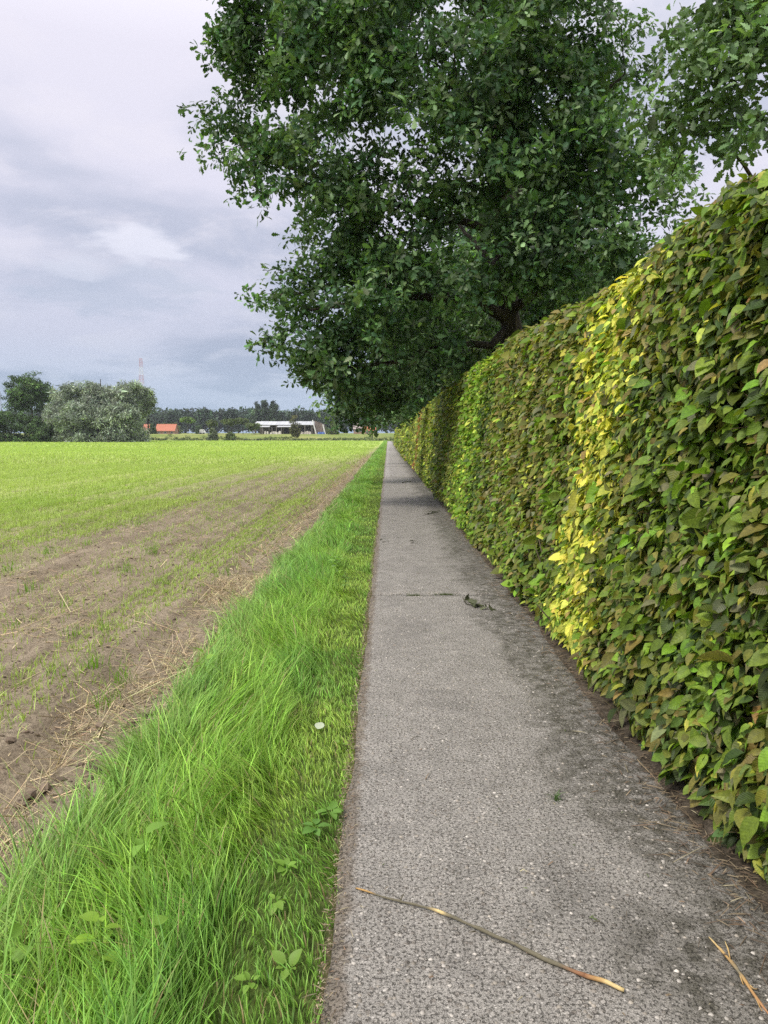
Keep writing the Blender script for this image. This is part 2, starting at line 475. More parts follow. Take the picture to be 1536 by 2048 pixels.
def verge_z(X, Y):
    m = sstep(X, -1.5, -1.15) * sstep(X, -.13, -.30)
    return -.075 + .055 * sstep(X, -1.45, -1.2) + .04 * m * fbm(X * 4, Y * 3, 21) - .012 * sstep(X, -.3, -.2)
tag(link('verge', grid_sheet('verge', vx, vy, verge_z, M['verge'])), kind='structure', label='grass verge between the field and the concrete path')

PXL, PXR = -.178, 1.30
path = empty('path', (0, 0, 0), 'narrow concrete path of long slabs beside the hedge', None, kind='structure')
joints = [-3.4 + 11.1 * k for k in range(23)]
for k in range(len(joints) - 1):
    y0, y1 = joints[k] + .008, joints[k + 1] - .008
    ny = 90 if k < 3 else 12
    nx = 30 if k < 3 else 6
    ys = np.linspace(y0, y1, ny); xs = np.linspace(0, 1, nx)
    T, Y = np.meshgrid(xs, ys)
    lx = PXL + .07 * (fbm(Y * 2.2, Y * 0, 31, 5) - .5); rx = PXR + .12 * (fbm(Y * 1.7, Y * 0, 37, 4) - .5)
    X = lx + (rx - lx) * T
    jag = .02 * (fbm(X * 7, Y * 0 + k, 41, 4) - .5)
    Y = Y + jag * (np.arange(ny)[:, None] == 0) + .6 * jag * (np.arange(ny)[:, None] == ny - 1)
    ej = np.minimum(np.minimum(T, 1 - T) * 1.5, np.minimum(Y - y0, y1 - Y))
    Z = .005 * (fbm(X * 3, Y * 3, 43) - .5) - .012 * (1 - sstep(ej, 0, .03)) * fbm(X * 20, Y * 20, 44, 2) - .001 * (k % 3)
    top = np.stack([X, Y, Z], -1).reshape(-1, 3)
    bot = top.copy(); bot[:, 2] = -.11
    n = nx * ny
    i = np.arange((ny - 1) * nx).reshape(ny - 1, nx)[:, :-1].ravel()
    quads = [np.stack([i, i + 1, i + nx + 1, i + nx], 1)]
    ring = np.concatenate([np.arange(nx), np.arange(1, ny) * nx + nx - 1, (ny - 1) * nx + np.arange(nx - 2, -1, -1), np.arange(ny - 2, 0, -1) * nx])
    rn = np.roll(ring, -1)
    quads.append(np.stack([ring, ring + n, rn + n, rn], 1))
    part('slab', mesh_np('slab', np.concatenate([top, bot]), quads, mats=[M['concrete']]), path)
# bed of the hedge
bx = np.concatenate([[0], np.linspace(.02, 1, 16)])
by_ = np.concatenate([[-4], np.linspace(.8, 14, 150), np.geomspace(14.2, 160, 60)])
def bed_pts():
    T, Y = np.meshgrid(bx, by_)
    x0 = 1.20 + .16 * (fbm(Y * .9, Y * 0, 51, 5) - .5)
    X = x0 + (3.4 - x0) * T ** 1.6
    Z = -.006 + .05 * sstep(X - x0, 0, .22) * (.3 + .9 * fbm(X * 9, Y * 7, 52, 4)) - .03 * (T == 0)
    return X, Y, Z
X, Y, Z = bed_pts()
nx = len(bx); i = np.arange((len(by_) - 1) * nx).reshape(-1, nx)[:, :-1].ravel()
tag(link('hedge_bed', mesh_np('hedge_bed', np.stack([X, Y, Z], -1).reshape(-1, 3), np.stack([i, i + 1, i + nx + 1, i + nx], 1), mats=[M['bed']])),
    kind='structure', label='dark strip of soil at the foot of the hedge')

# ------------------------------------------------------------------ leaves (templates and placing)
def leaf_template(rows, widths, fold=.18, curl=.25, wave=0.0):
    """rows t in 0..1, half widths; returns verts (length along +y = 1), tri/quad faces, uv"""
    v, uv, f3, f4 = [], [], [], []
    ids = []
    for t, w in zip(rows, widths):
        z = -curl * t * t
        if w <= 1e-6:
            ids.append([len(v)]); v.append((0, t, z)); uv.append((0, t))
        else:
            ids.append([len(v), len(v) + 1, len(v) + 2])
            wz = wave * math.sin(t * 17)
            v += [(-w, t - .04 * 0, z + fold * w + wz), (0, t, z), (w, t, z + fold * w - wz)]
            uv += [(-w, t), (0, t), (w, t)]
    for a, b in zip(ids[:-1], ids[1:]):
        if len(a) == 1 and len(b) == 3: f3 += [(a[0], b[1], b[0]), (a[0], b[2], b[1])]
        elif len(a) == 3 and len(b) == 1: f3 += [(a[0], a[1], b[0]), (a[1], a[2], b[0])]
        else: f4 += [(a[0], a[1], b[1], b[0]), (a[1], a[2], b[2], b[1])]
    return np.array(v, float), [np.array(f3).reshape(-1, 3), np.array(f4).reshape(-1, 4)], np.array(uv, float)
HORN = leaf_template([0, .1, .28, .48, .68, .86, 1.0], [0, .19, .31, .335, .275, .15, 0], .30, .30, .012)
HORN_MID = leaf_template([0, .35, .7, 1.0], [0, .30, .24, 0], .3, .25)
HORN_FAR = leaf_template([0, .45, 1.0], [0, .33, 0], .3, .2)
OAKL = leaf_template([0, .14, .22, .34, .43, .55, .64, .76, .86, .95, 1.0], [0, .09, .06, .20, .115, .28, .16, .30, .17, .13, 0], .25, .2, .01)
OAKL_MID = leaf_template([0, .3, .45, .7, .9, 1.0], [0, .2, .14, .3, .16, 0], .25, .2)
ROUND = leaf_template([0, .1, .3, .55, .8, 1.0], [0, .25, .42, .42, .26, 0], .15, .15)

def frames(nrm, tip):
    """rotation matrices whose z is nrm and whose y is tip made square to it"""
    z = norm(nrm); y = norm(tip - z * np.sum(tip * z, -1, keepdims=True)); x = np.cross(y, z)
    return np.stack([x, y, z], -1)
def place(tpl, P, Rm, S, C):
    v, fs, uv = tpl
    n, k = len(P), len(v)
    V = np.einsum('nij,kj->nki', Rm, v) * np.asarray(S).reshape(-1, 1, 1) + P[:, None, :]
    off = (np.arange(n) * k)[:, None, None]
    F = [(f[None] + off).reshape(-1, f.shape[1]) for f in fs if len(f)]
    return V.reshape(-1, 3), F, np.repeat(C, k, 0), np.tile(uv, (n, 1))
def leaves_mesh(name, tpl, P, Rm, S, C, mat):
    V, Fc, Cc, U = place(tpl, P, Rm, S, C)
    return mesh_np(name, V, Fc, Cc, U, mats=[mat])
def pick(pal, idx): return np.array(pal, float)[idx]

# geometry-node scatter: one object that owns all its instances
def scatter_obj(name, P, Rm, S, tint, idx, sources, parent=None):
    me = bpy.data.meshes.new(name)
    n = len(P)
    me.vertices.add(n); me.vertices.foreach_set('co', np.ascontiguousarray(P, np.float32).ravel())
    e = np.stack([np.arctan2(Rm[:, 2, 1], Rm[:, 2, 2]), -np.arcsin(np.clip(Rm[:, 2, 0], -1, 1)), np.arctan2(Rm[:, 1, 0], Rm[:, 0, 0])], 1)
    a = me.attributes.new('rot', 'FLOAT_VECTOR', 'POINT'); a.data.foreach_set('vector', e.astype(np.float32).ravel())
    a = me.attributes.new('scl', 'FLOAT', 'POINT'); a.data.foreach_set('value', np.broadcast_to(S, (n,)).astype(np.float32))
    a = me.attributes.new('pick', 'INT', 'POINT'); a.data.foreach_set('value', np.asarray(idx, np.int32))
    c4 = np.ones((n, 4), np.float32); c4[:, :3] = tint
    a = me.attributes.new('tint', 'FLOAT_COLOR', 'POINT'); a.data.foreach_set('color', c4.ravel())
    o = part(name, me, parent) if parent is not None else link(name, me)
    g = bpy.data.node_groups.new(name + ' scatter', 'GeometryNodeTree')
    g.interface.new_socket('Geometry', in_out='INPUT', socket_type='NodeSocketGeometry')
    g.interface.new_socket('Geometry', in_out='OUTPUT', socket_type='NodeSocketGeometry')
    N, L = g.nodes, g.links
    gi, go = N.new('NodeGroupInput'), N.new('NodeGroupOutput')
    ip = N.new('GeometryNodeInstanceOnPoints'); ip.inputs['Pick Instance'].default_value = True
    g2i = N.new('GeometryNodeGeometryToInstance')
    for s in reversed(sources):
        oi = N.new('GeometryNodeObjectInfo'); oi.inputs['Object'].default_value = s; oi.inputs['As Instance'].default_value = False
        L.new(oi.outputs['Geometry'], g2i.inputs[0])
    def na(nm, ty):
        q = N.new('GeometryNodeInputNamedAttribute'); q.data_type = ty; q.inputs['Name'].default_value = nm; return q.outputs['Attribute']
    er = N.new('FunctionNodeEulerToRotation')
    L.new(na('rot', 'FLOAT_VECTOR'), er.inputs[0]); L.new(er.outputs[0], ip.inputs['Rotation'])
    L.new(na('scl', 'FLOAT'), ip.inputs['Scale']); L.new(na('pick', 'INT'), ip.inputs['Instance Index'])
    L.new(gi.outputs[0], ip.inputs['Points']); L.new(g2i.outputs[0], ip.inputs['Instance']); L.new(ip.outputs[0], go.inputs[0])
    md = o.modifiers.new('scatter', 'NODES'); md.node_group = g
    return o
def source(name, me):
    return bpy.data.objects.new(name, me)      # never linked to the scene: only its geometry is used

# ------------------------------------------------------------------ the hedge
HY = [-5, 0, 3.2, 3.9, 4.7, 5.8, 7.5, 11, 16, 26, 150]
HH = [2.66, 2.66, 2.69, 2.76, 2.70, 2.64, 2.77, 2.86, 2.88, 2.84, 2.88]
def hedge_height(y): return np.interp(y, HY, HH) + .10 * (fbm(y * .9, y * 0, 61, 4) - .5)
RS = .22                                      # shoulder radius
def hedge_surface(y, s):
    """s in 0..1: 0 foot of the face, ~.8 shoulder, 1 middle of the top. returns pos, outward normal"""
    h = hedge_height(y)
    L1 = h - RS - .04; L2 = RS * math.pi / 2; L3 = .75
    d = s * (L1 + L2 + L3)
    z = np.where(d < L1, .04 + d, 0.0)
    a = np.clip((d - L1) / RS, 0, math.pi / 2)
    z = np.where(d >= L1, h - RS + RS * np.sin(a), z)
    x = 1.25 + .30 * np.clip(z / 2.7, 0, 1) + RS * (1 - np.cos(a)) + np.maximum(0, d - L1 - L2)
    x = x + np.where(z < .22, (.22 - z) * .5, 0)
    bump = .17 * (fbm(y * 1.5, z * 1.3, 63, 4) - .5) + .05 * (vnoise(y * 7, z * 6, 65) - .5) + .10 * (fbm(y * .35, z * .2, 66, 2) - .5)
    nx, nz = -np.cos(a), np.sin(a)
    return np.stack([x + bump * nx * -1 * -1, y, z + bump * nz], 1), np.stack([nx, 0 * a, nz], 1)
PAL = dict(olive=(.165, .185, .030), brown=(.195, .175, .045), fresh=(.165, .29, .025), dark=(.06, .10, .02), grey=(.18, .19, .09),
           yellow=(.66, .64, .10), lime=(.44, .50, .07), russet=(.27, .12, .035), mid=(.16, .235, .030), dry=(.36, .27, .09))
PN = list(PAL); PV = np.array([PAL[k] for k in PN])
def hedge_colour(P):
    x, y, z = P.T
    n = len(P)
    w = np.zeros((n, len(PN)))
    def add(nm, q): w[:, PN.index(nm)] += np.maximum(q, 0)
    patch, p2 = fbm(y * 1.1, z * 1.2, 71, 4), fbm(y * 2.6, z * 2.4, 75, 3)
    near = sstep(y, 6.3, 5.2)
    fold = sstep(y, 5.5, 6.5) * sstep(y, 11.5, 9.5)
    far = sstep(y, 14, 24)
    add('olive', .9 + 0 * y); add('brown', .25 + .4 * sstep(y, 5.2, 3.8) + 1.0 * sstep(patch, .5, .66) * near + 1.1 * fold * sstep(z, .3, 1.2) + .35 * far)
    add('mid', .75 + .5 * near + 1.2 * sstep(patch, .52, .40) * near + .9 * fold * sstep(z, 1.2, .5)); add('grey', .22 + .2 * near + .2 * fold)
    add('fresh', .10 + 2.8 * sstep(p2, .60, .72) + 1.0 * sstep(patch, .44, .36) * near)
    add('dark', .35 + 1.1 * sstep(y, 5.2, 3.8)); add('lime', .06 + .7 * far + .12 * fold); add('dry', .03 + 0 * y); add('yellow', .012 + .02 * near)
    # the yellow column, the fresh one behind it, a dark gap, a darker leaved stretch and a russet plant
    yc = 5.35 - .10 * (z - .5) + .16 * (fbm(z * 1.7, z * 0, 77, 3) - .5)
    g = np.exp(-((y - yc) / (.36 + .13 * sstep(z, 1.4, 2.6))) ** 2) * (.5 + .9 * fbm(y * 5, z * 3, 79, 3)) * 1.15
    add('yellow', 14 * g * sstep(fbm(y * 6, z * 5, 78, 3), .28, .5)); add('lime', 8 * g); add('fresh', 3.5 * g); add('dry', 1.2 * g)
    g2 = np.exp(-((y - 6.35) / .28) ** 2) * sstep(fbm(y * 2, z * 2, 80, 2), .4, .6); add('fresh', 5 * g2); add('mid', 3 * g2)
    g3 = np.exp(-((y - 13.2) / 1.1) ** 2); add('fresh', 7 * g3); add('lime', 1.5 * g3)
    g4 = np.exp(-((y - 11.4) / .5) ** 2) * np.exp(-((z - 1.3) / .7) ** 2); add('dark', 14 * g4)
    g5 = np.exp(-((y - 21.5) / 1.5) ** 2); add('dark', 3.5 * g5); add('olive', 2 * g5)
    g6 = np.exp(-((y - 35) / .9) ** 2); add('russet', 9 * g6)
    c = np.cumsum(w, 1); r = RNG.random(n) * c[:, -1]
    k = (c < r[:, None]).sum(1)
    C = PV[np.minimum(k, len(PN) - 1)]
    return C * np.exp(RNG.normal(0, .26, (n, 1))) * np.exp(RNG.normal(0, .06, (n, 3)))
def hedge_leaves(y0, y1, dens, size, deep=.11):
    n = int((y1 - y0) * 3.6 * dens)
    y = RNG.uniform(y0, y1, n); s = RNG.random(n)
    P, Nn = hedge_surface(y, s)
    d = RNG.exponential(deep, n) - .035 - .05 * (RNG.random(n) < .05) * RNG.random(n)
    # a thin open patch where the twigs and the dark core show
    gap = np.exp(-((y - 11.4) / .55) ** 2 - ((P[:, 2] - 1.3) / .8) ** 2) + .9 * sstep(fbm(y * 3.1, P[:, 2] * 3.3, 85, 3), .60, .72)
    d = d + .16 * gap * RNG.random(n)
    P = P - Nn * d[:, None]
    keep = RNG.random(n) > .35 * gap
    keep &= RNG.random(n) < .55 + .45 * sstep(P[:, 2], .0, .2)
    P, Nn = P[keep], Nn[keep]; n = len(P)
    rnd = RNG.normal(0, 1, (n, 3))
    nrm = Nn * .50 + np.array([0, -.22, .78]) + rnd * .46
    tip = np.array([-.75, -.30, -.42]) + Nn * .3 + RNG.normal(0, 1, (n, 3)) * .55
    S = size * np.exp(RNG.normal(0, .28, n)) * np.where(RNG.random(n) < .08, 1.35, 1)
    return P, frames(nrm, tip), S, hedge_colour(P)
hedge = empty('hedge', (1.9, 10, 0), 'long tall clipped hedge of mixed green, olive and yellow leaves along the path', 'hedge')
near = hedge_leaves(1.6, 6.4, 3100, .056)
# the largest near leaves become parts of their own
Pn = near[0]
dist = np.linalg.norm(Pn - CAM, axis=1)
vis = near[2] / dist
P0, N0 = hedge_surface(Pn[:, 1], np.full(len(Pn), .4))
front = Pn[:, 0] < 1.25 + .30 * np.clip(Pn[:, 2] / 2.7, 0, 1) + .03
cand = np.where(front & (Pn[:, 1] > 2.75) & (Pn[:, 2] < 2.6))[0]
top = cand[np.argsort(-vis[cand])][:300]
rest = np.setdiff1d(np.arange(len(Pn)), top)
lv, lf, luv = HORN
leaf_me = mesh_np('leaf', lv, lf, np.ones((len(lv), 3)), luv, mats=[M['hedge_leaf_single']])
from mathutils import Matrix
proto = None
for i in top:
    if proto is None:
        o = proto = link('leaf', leaf_me, hedge)
    else:
        o = proto.copy(); COL.objects.link(o)
    m = Matrix([[*(near[1][i][r] * near[2][i]), near[0][i][r] - hedge.location[r]] for r in range(3)] + [[0, 0, 0, 1]])
    o.matrix_local = m
    o.color = (*near[3][i], 1)
def sub(t, ix): return [q[ix] for q in t]
bits = [leaves_mesh('f', HORN, *sub(near, rest), M['hedge_leaf'])]
HORN_B = leaf_template([0, .1, .28, .48, .68, .86, 1.0], [0, .12, .22, .25, .20, .10, 0], .55, .55, .03)
for tpl, ix in ((HORN, rest[::2]), (HORN_B, rest[1::2])):
    o = part('foliage', leaves_mesh('foliage', tpl, *sub(near, ix), M['hedge_leaf']), hedge); o['kind'] = 'stuff'
# cut twig ends among the leaves
nt = 1500
ty = RNG.uniform(1.9, 12, nt); tS = RNG.random(nt) * .95
tP, tN = hedge_surface(ty, tS)
mb = MB()
for p, q in zip(tP, tN):
    d = q * RNG.uniform(.4, 1) + np.array([0, RNG.normal(0, .5), RNG.uniform(-.1, .8)]); d /= np.linalg.norm(d)
    a = p - q * RNG.uniform(.10, .16); L = RNG.uniform(.07, .17)
    mb.tube([a, a + d * L * .5 + RNG.normal(0, .006, 3), a + d * L], [.0026, .002, .0014], 4, np.array([.17, .125, .075]) * RNG.uniform(.5, 1.4))
o = mb.build('twigs', [M['twig']], hedge, True); o['kind'] = 'stuff'
o = part('foliage', leaves_mesh('foliage', HORN_MID, *hedge_leaves(-2.5, 1.6, 350, .10), M['hedge_leaf_far']), hedge); o['kind'] = 'stuff'
o = part('foliage', leaves_mesh('foliage', HORN_MID, *hedge_leaves(6.4, 17, 2100, .064), M['hedge_leaf_far']), hedge); o['kind'] = 'stuff'
o = part('foliage', leaves_mesh('foliage', HORN_FAR, *hedge_leaves(17, 48, 800, .095), M['hedge_leaf_far']), hedge); o['kind'] = 'stuff'
o = part('foliage', leaves_mesh('foliage', HORN_FAR, *hedge_leaves(48, 150, 170, .2), M['hedge_leaf_far']), hedge); o['kind'] = 'stuff'
# dark core added behind the leaves to block light, interior gloom in its colour; stems
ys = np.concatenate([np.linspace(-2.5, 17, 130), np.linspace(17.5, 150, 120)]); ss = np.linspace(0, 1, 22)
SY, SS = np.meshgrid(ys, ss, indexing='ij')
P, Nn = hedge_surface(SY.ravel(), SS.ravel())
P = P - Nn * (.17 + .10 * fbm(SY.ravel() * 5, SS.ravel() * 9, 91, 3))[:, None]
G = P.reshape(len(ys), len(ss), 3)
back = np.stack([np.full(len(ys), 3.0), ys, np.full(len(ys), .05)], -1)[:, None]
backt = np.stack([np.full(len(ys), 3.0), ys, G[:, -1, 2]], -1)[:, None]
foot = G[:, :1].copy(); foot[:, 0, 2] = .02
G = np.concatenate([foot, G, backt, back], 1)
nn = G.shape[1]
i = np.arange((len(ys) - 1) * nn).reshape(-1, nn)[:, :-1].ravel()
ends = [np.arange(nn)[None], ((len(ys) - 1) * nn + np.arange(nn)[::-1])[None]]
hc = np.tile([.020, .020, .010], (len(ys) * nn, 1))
M['inside'] = plain('hedge dark core', None, .95, .05, 30, .6, 1, .03)
part('dark_core', mesh_np('dark_core', G.reshape(-1, 3), [np.stack([i, i + 1, i + nn + 1, i + nn], 1)] + ends, hc, mats=[M['inside']]), hedge)
mb = MB()
for k in range(420):
    y = RNG.uniform(3, 16)
    b = np.array([1.60 + RNG.normal(0, .06), y, 0]); t = b + np.array([-.14 + RNG.normal(0, .07), RNG.normal(0, .12), RNG.uniform(.3, .7)])
    mb.tube([b, (b + t) / 2 + RNG.normal(0, .02, 3), t], [.009, .007, .004], 5, np.array([.12, .095, .065]) * RNG.uniform(.6, 1.3))
o = mb.build('stems', [M['twig']], hedge, True); o['kind'] = 'stuff'
bpy.data.meshes.remove(bits[0])

# ------------------------------------------------------------------ trees
def cluster_mesh(name, tpl, nleaf, spread, leaf, mat, flat=.5, droop=0.2, seed=1, var=.22, paint=(1, 1, 1)):
    r = np.random.default_rng(seed)
    P = r.normal(0, 1, (nleaf, 3)); P = norm(P) * (r.random((nleaf, 1)) ** .5) * spread; P[:, 2] *= flat
    nrm = np.array([0, 0, .9]) + r.normal(0, .5, (nleaf, 3))
    tip = norm(P + 1e-3) + np.array([0, 0, -droop]) + r.normal(0, .35, (nleaf, 3))
    C = np.exp(r.normal(0, var, (nleaf, 1))) * np.exp(r.normal(0, .05, (nleaf, 3))) * np.array(paint)
    return leaves_mesh(name, tpl, P, frames(nrm, tip), leaf * np.exp(r.normal(0, .18, nleaf)), C, mat)
OAK_SRC = [source('oak_spray', cluster_mesh('oak_spray', OAKL, 12, .20, .125, M['oak_leaf'], .55, .2, s)) for s in (1, 2, 3, 4)]
OAK_MID = [source('oak_bough', cluster_mesh('oak_bough', OAKL_MID, 16, .34, .15, M['oak_leaf'], .6, .2, s)) for s in (5, 6, 7)]
BROAD = [source('broad_bough', cluster_mesh('broad_bough', HORN_MID, 26, .5, .26, M['far_leaf'], .7, .2, s, .28)) for s in (8, 9, 10)]
WILL_T = leaf_template([0, .5, 1.0], [0, .10, 0], .2, .3)
WILLOW = [source('willow_bough', cluster_mesh('willow_bough', WILL_T, 44, .62, .55, M['far_leaf'], .9, .75, s, .34)) for s in (11, 12, 13)]
PINE = [source('dark_bough', cluster_mesh('dark_bough', HORN_FAR, 16, .8, .6, M['far_leaf'], .6, .1, s, .3)) for s in (14, 15)]

def sample_lobes(lobes, n, shell=.5, clump=5, flat=.45, cs=.35):
    """lobes: (centre, radius or radii, weight). spray centres grouped in flattened discs, mostly near each lobe's skin"""
    cen = np.array([l[0] for l in lobes], float)
    rad = np.array([np.broadcast_to(l[1], 3) for l in lobes], float)
    w = np.prod(rad, 1) ** (2 / 3) * np.array([l[2] if len(l) > 2 else 1 for l in lobes]); w /= w.sum()
    m = max(1, n // clump)
    k = RNG.choice(len(lobes), m, p=w)
    d = norm(RNG.normal(0, 1, (m, 3)))
    rr = (shell + (1 - shell) * RNG.random((m, 1))) ** .6
    c = cen[k] + d * rr * rad[k]
    out = np.repeat(c, clump, 0)
    outd = np.repeat(d, clump, 0)
    off = np.clip(RNG.normal(0, cs, (m * clump, 3)), -1.9 * cs, 1.9 * cs); off[:, 2] *= flat
    return out + off, outd, c
def crown(name, P, outd, size, tints, sources, root, var=.25, up=.55):
    n = len(P)
    nrm = outd * .6 + np.array([0, 0, up]) + RNG.normal(0, .4, (n, 3))
    Rm = frames(nrm, RNG.normal(0, 1, (n, 3)))
    T = np.array(tints, float)[RNG.integers(0, len(tints), n)] * np.repeat(np.exp(RNG.normal(0, .22, (n // 8 + 1, 1))), 8, 0)[:n] * np.exp(RNG.normal(0, var, (n, 1)))
    o = scatter_obj(name, P, Rm, size * np.exp(RNG.normal(0, .15, n)), T, RNG.integers(0, len(sources), n), sources, root)
    o['kind'] = 'stuff'
    return o, nrm, T
def grow(seed_lines, targets, root, mat, tr=.0075, expo=.5, sides=5):
    """seed_lines: [(name, pts, r0, r1)]; every target is joined to the nearest branch; one mesh per seed line"""
    nodes, par, lim, base_r = [], [], [], []
    for li, (nm, pts, r0, r1) in enumerate(seed_lines):
        pts = np.asarray(pts, float)
        seg = np.linalg.norm(np.diff(pts, axis=0), axis=1); cum = np.concatenate([[0], np.cumsum(seg)])
        m = max(3, int(cum[-1] / .35)); q = np.linspace(0, cum[-1], m)
        L = np.stack([np.interp(q, cum, pts[:, a]) for a in range(3)], 1)
        L[1:-1] += RNG.normal(0, .03, (m - 2, 3))
        for j in range(m):
            par.append(len(nodes) - 1 if j else -1); nodes.append(L[j]); lim.append(li); base_r.append(r0 + (r1 - r0) * (j / (m - 1)) ** .8)
    ns = len(nodes)
    A = np.array(nodes)
    t = np.asarray(targets)
    d0 = np.min(np.linalg.norm(t[:, None] - A[None, ::3], axis=2), 1)
    buf = np.zeros((ns + len(t) * 14, 3)); buf[:ns] = A; cnt = ns
    for i in np.argsort(d0):
        p = t[i]
        dd = np.linalg.norm(buf[:cnt] - p, axis=1); j = int(np.argmin(dd)); D = dd[j]
        if D < .05: continue
        k = min(12, max(2, int(D / .4)))
        prev = j; a = buf[j].copy()
        for s in range(1, k + 1):
            f = s / k
            q = a + (p - a) * f + np.array([0, 0, .12 * D * f * (1 - f)]) + (RNG.normal(0, .035, 3) if s < k else 0)
            buf[cnt] = q; par.append(prev); lim.append(lim[j]); prev = cnt; cnt += 1
    w = np.ones(cnt); par = np.array(par)
    for i in range(cnt - 1, -1, -1):
        if par[i] >= 0: w[par[i]] += w[i] * .35 if i >= ns else 0
    r = tr * w ** expo
    r = np.minimum(r, .07)
    r[:ns] = base_r
    pmap = par
    mbs = {}
    for li in range(len(seed_lines)):
        mb = MB(); idx = [i for i in range(ns) if lim[i] == li]
        mb.tube(buf[idx], r[idx], 8 if sides > 4 else 6)
        for i in range(ns, cnt):
            if lim[i] != li: continue
            p = pmap[i]
            rp = min(r[p], r[i] * 1.5)
            a, b = buf[p], buf[i]
            tdir = norm(b - a); u = norm(np.cross(tdir, [0.3, .2, 1])); v = np.cross(tdir, u)
            ang = np.arange(4) * math.pi / 2
            ring = np.cos(ang)[:, None] * u + np.sin(ang)[:, None] * v
            mb.add(np.concatenate([a + ring * rp, b + ring * r[i]]), [(q, (q + 1) % 4, 4 + (q + 1) % 4, 4 + q) for q in range(4)])
        mbs[li] = mb.build(seed_lines[li][0], [mat], root, True)
    return mbs

OAK_T = [(.060, .118, .044), (.078, .145, .052), (.044, .094, .042), (.10, .17, .06), (.13, .195, .09)]
def lobe(u, v, Y, rp, w=1.0, dy=1.0): 
    r = rp * px(Y); return (at(u, v, Y), (r, r * dy, r * .9), w)
# --- the main oak
oak = empty('oak_tree', (2.75, 17, 0), 'large dark green oak leaning out over the hedge and path', 'tree')
lob = [lobe(*a) for a in [
    (470, 20, 16.5, 70), (540, 70, 16.5, 90), (490, 150, 16.8, 60), (500, 240, 17, 70), (425, 268, 16.6, 34), (470, 310, 16.6, 44), (555, 340, 16.4, 62), (520, 370, 16.4, 28), (620, 400, 16.2, 52),
    (640, 120, 15.5, 110), (640, 270, 15.6, 95), (700, 390, 16, 70), (690, 20, 15.5, 110), (420, 10, 16.6, 32),
    (800, 60, 15, 130), (820, 230, 15, 120), (960, 120, 14.6, 130), (950, 300, 14.8, 120), (1100, 80, 14.6, 130), (1110, 250, 14.8, 120), (1220, 120, 15, 95), (1230, 290, 14.5, 95),
    (1150, 410, 14.2, 90), (1290, 390, 14.2, 75), (1260, 470, 14, 60), (1000, 400, 15, 55), (860, 420, 15.6, 60), (760, 480, 16, 85), (700, 500, 16.5, 60), (1180, 510, 14, 80), (1080, 470, 14.4, 60),
    (590, 590, 17, 60), (540, 585, 17.2, 30), (690, 610, 16.5, 95), (600, 690, 17, 58), (560, 725, 17, 22), (680, 720, 17, 75), (620, 770, 17.5, 22), (588, 795, 17.5, 12),
    (800, 600, 15.5, 90), (820, 710, 16.5, 75), (760, 770, 18.5, 55), (910, 560, 15, 60), (980, 540, 14.8, 50), (1040, 560, 15.2, 40), (870, 660, 16, 55), (900, 730, 16.5, 40), (690, 785, 18, 26), (640, 765, 18, 26), (715, 790, 19, 40), (650, 735, 17.5, 45),
    (1120, 590, 15.6, 42), (1300, 300, 14.8, 60), (1200, 560, 14.2, 40)]]
backl = [lobe(*a) for a in [(700, 150, 20, 150, .5), (900, 100, 21, 190, .5), (1100, 150, 21, 180, .5), (650, 450, 20, 90, .5), (800, 600, 20, 120, .8), (1150, 420, 20, 110, .5), (1120, 600, 21, 80, .7), (930, 640, 21, 90, .5),
        (760, -150, 17, 220, .6), (1000, -250, 17, 260, .6), (1110, -140, 17, 150, .6), (560, -120, 17, 130, .6)]]
P, D, cen = sample_lobes(lob + backl, 8800, .5, 10, .40, .26)
c_o, nr, T = crown('crown', P, D, 1.05, OAK_T, OAK_SRC, oak, .28)
TP = [at(1024, 800, 17), at(1020, 640, 17), at(1012, 560, 17), at(1000, 430, 17), at(986, 330, 17), at(985, 220, 17), at(965, 80, 17), at(950, -100, 17), at(960, -280, 17)]
TP[0] = np.array([TP[1][0] + .05, 17, -.05])
lines = [('trunk', TP, .33, .05)] + [('branch', [at(*q) for q in L], a, .025) for L, a in [
    ([(1020, 640, 17), (950, 605, 16.6), (880, 592, 16.2), (760, 600, 16), (620, 620, 16.6)], .15),
    ([(1014, 625, 17), (1050, 595, 16.6), (1110, 560, 16), (1180, 510, 15.5), (1280, 450, 15)], .13),
    ([(1004, 460, 17), (900, 440, 16.3), (760, 400, 16), (600, 340, 16.2), (480, 290, 16.5)], .10),
    ([(1022, 655, 17), (985, 690, 16.6), (900, 690, 16.3), (800, 720, 16.8), (660, 740, 17)], .10),
    ([(994, 400, 17), (1050, 330, 16.3), (1130, 260, 15.6), (1250, 150, 15)], .10),
    ([(985, 300, 17), (850, 210, 16), (680, 110, 16), (520, 80, 16.4)], .10),
    ([(985, 220, 17), (1010, 120, 16), (1040, 20, 15.5), (1060, -80, 15)], .07),
    ([(1000, 420, 17), (1040, 380, 18.5), (1090, 300, 20.5)], .10), ([(1010, 540, 17), (960, 500, 18.5), (900, 420, 20.5)], .10),
    ([(1018, 600, 17), (940, 560, 17), (860, 540, 16.8), (720, 560, 16.8), (560, 590, 17.2)], .09)]]
grow(lines, cen[::2], oak, M['bark'])
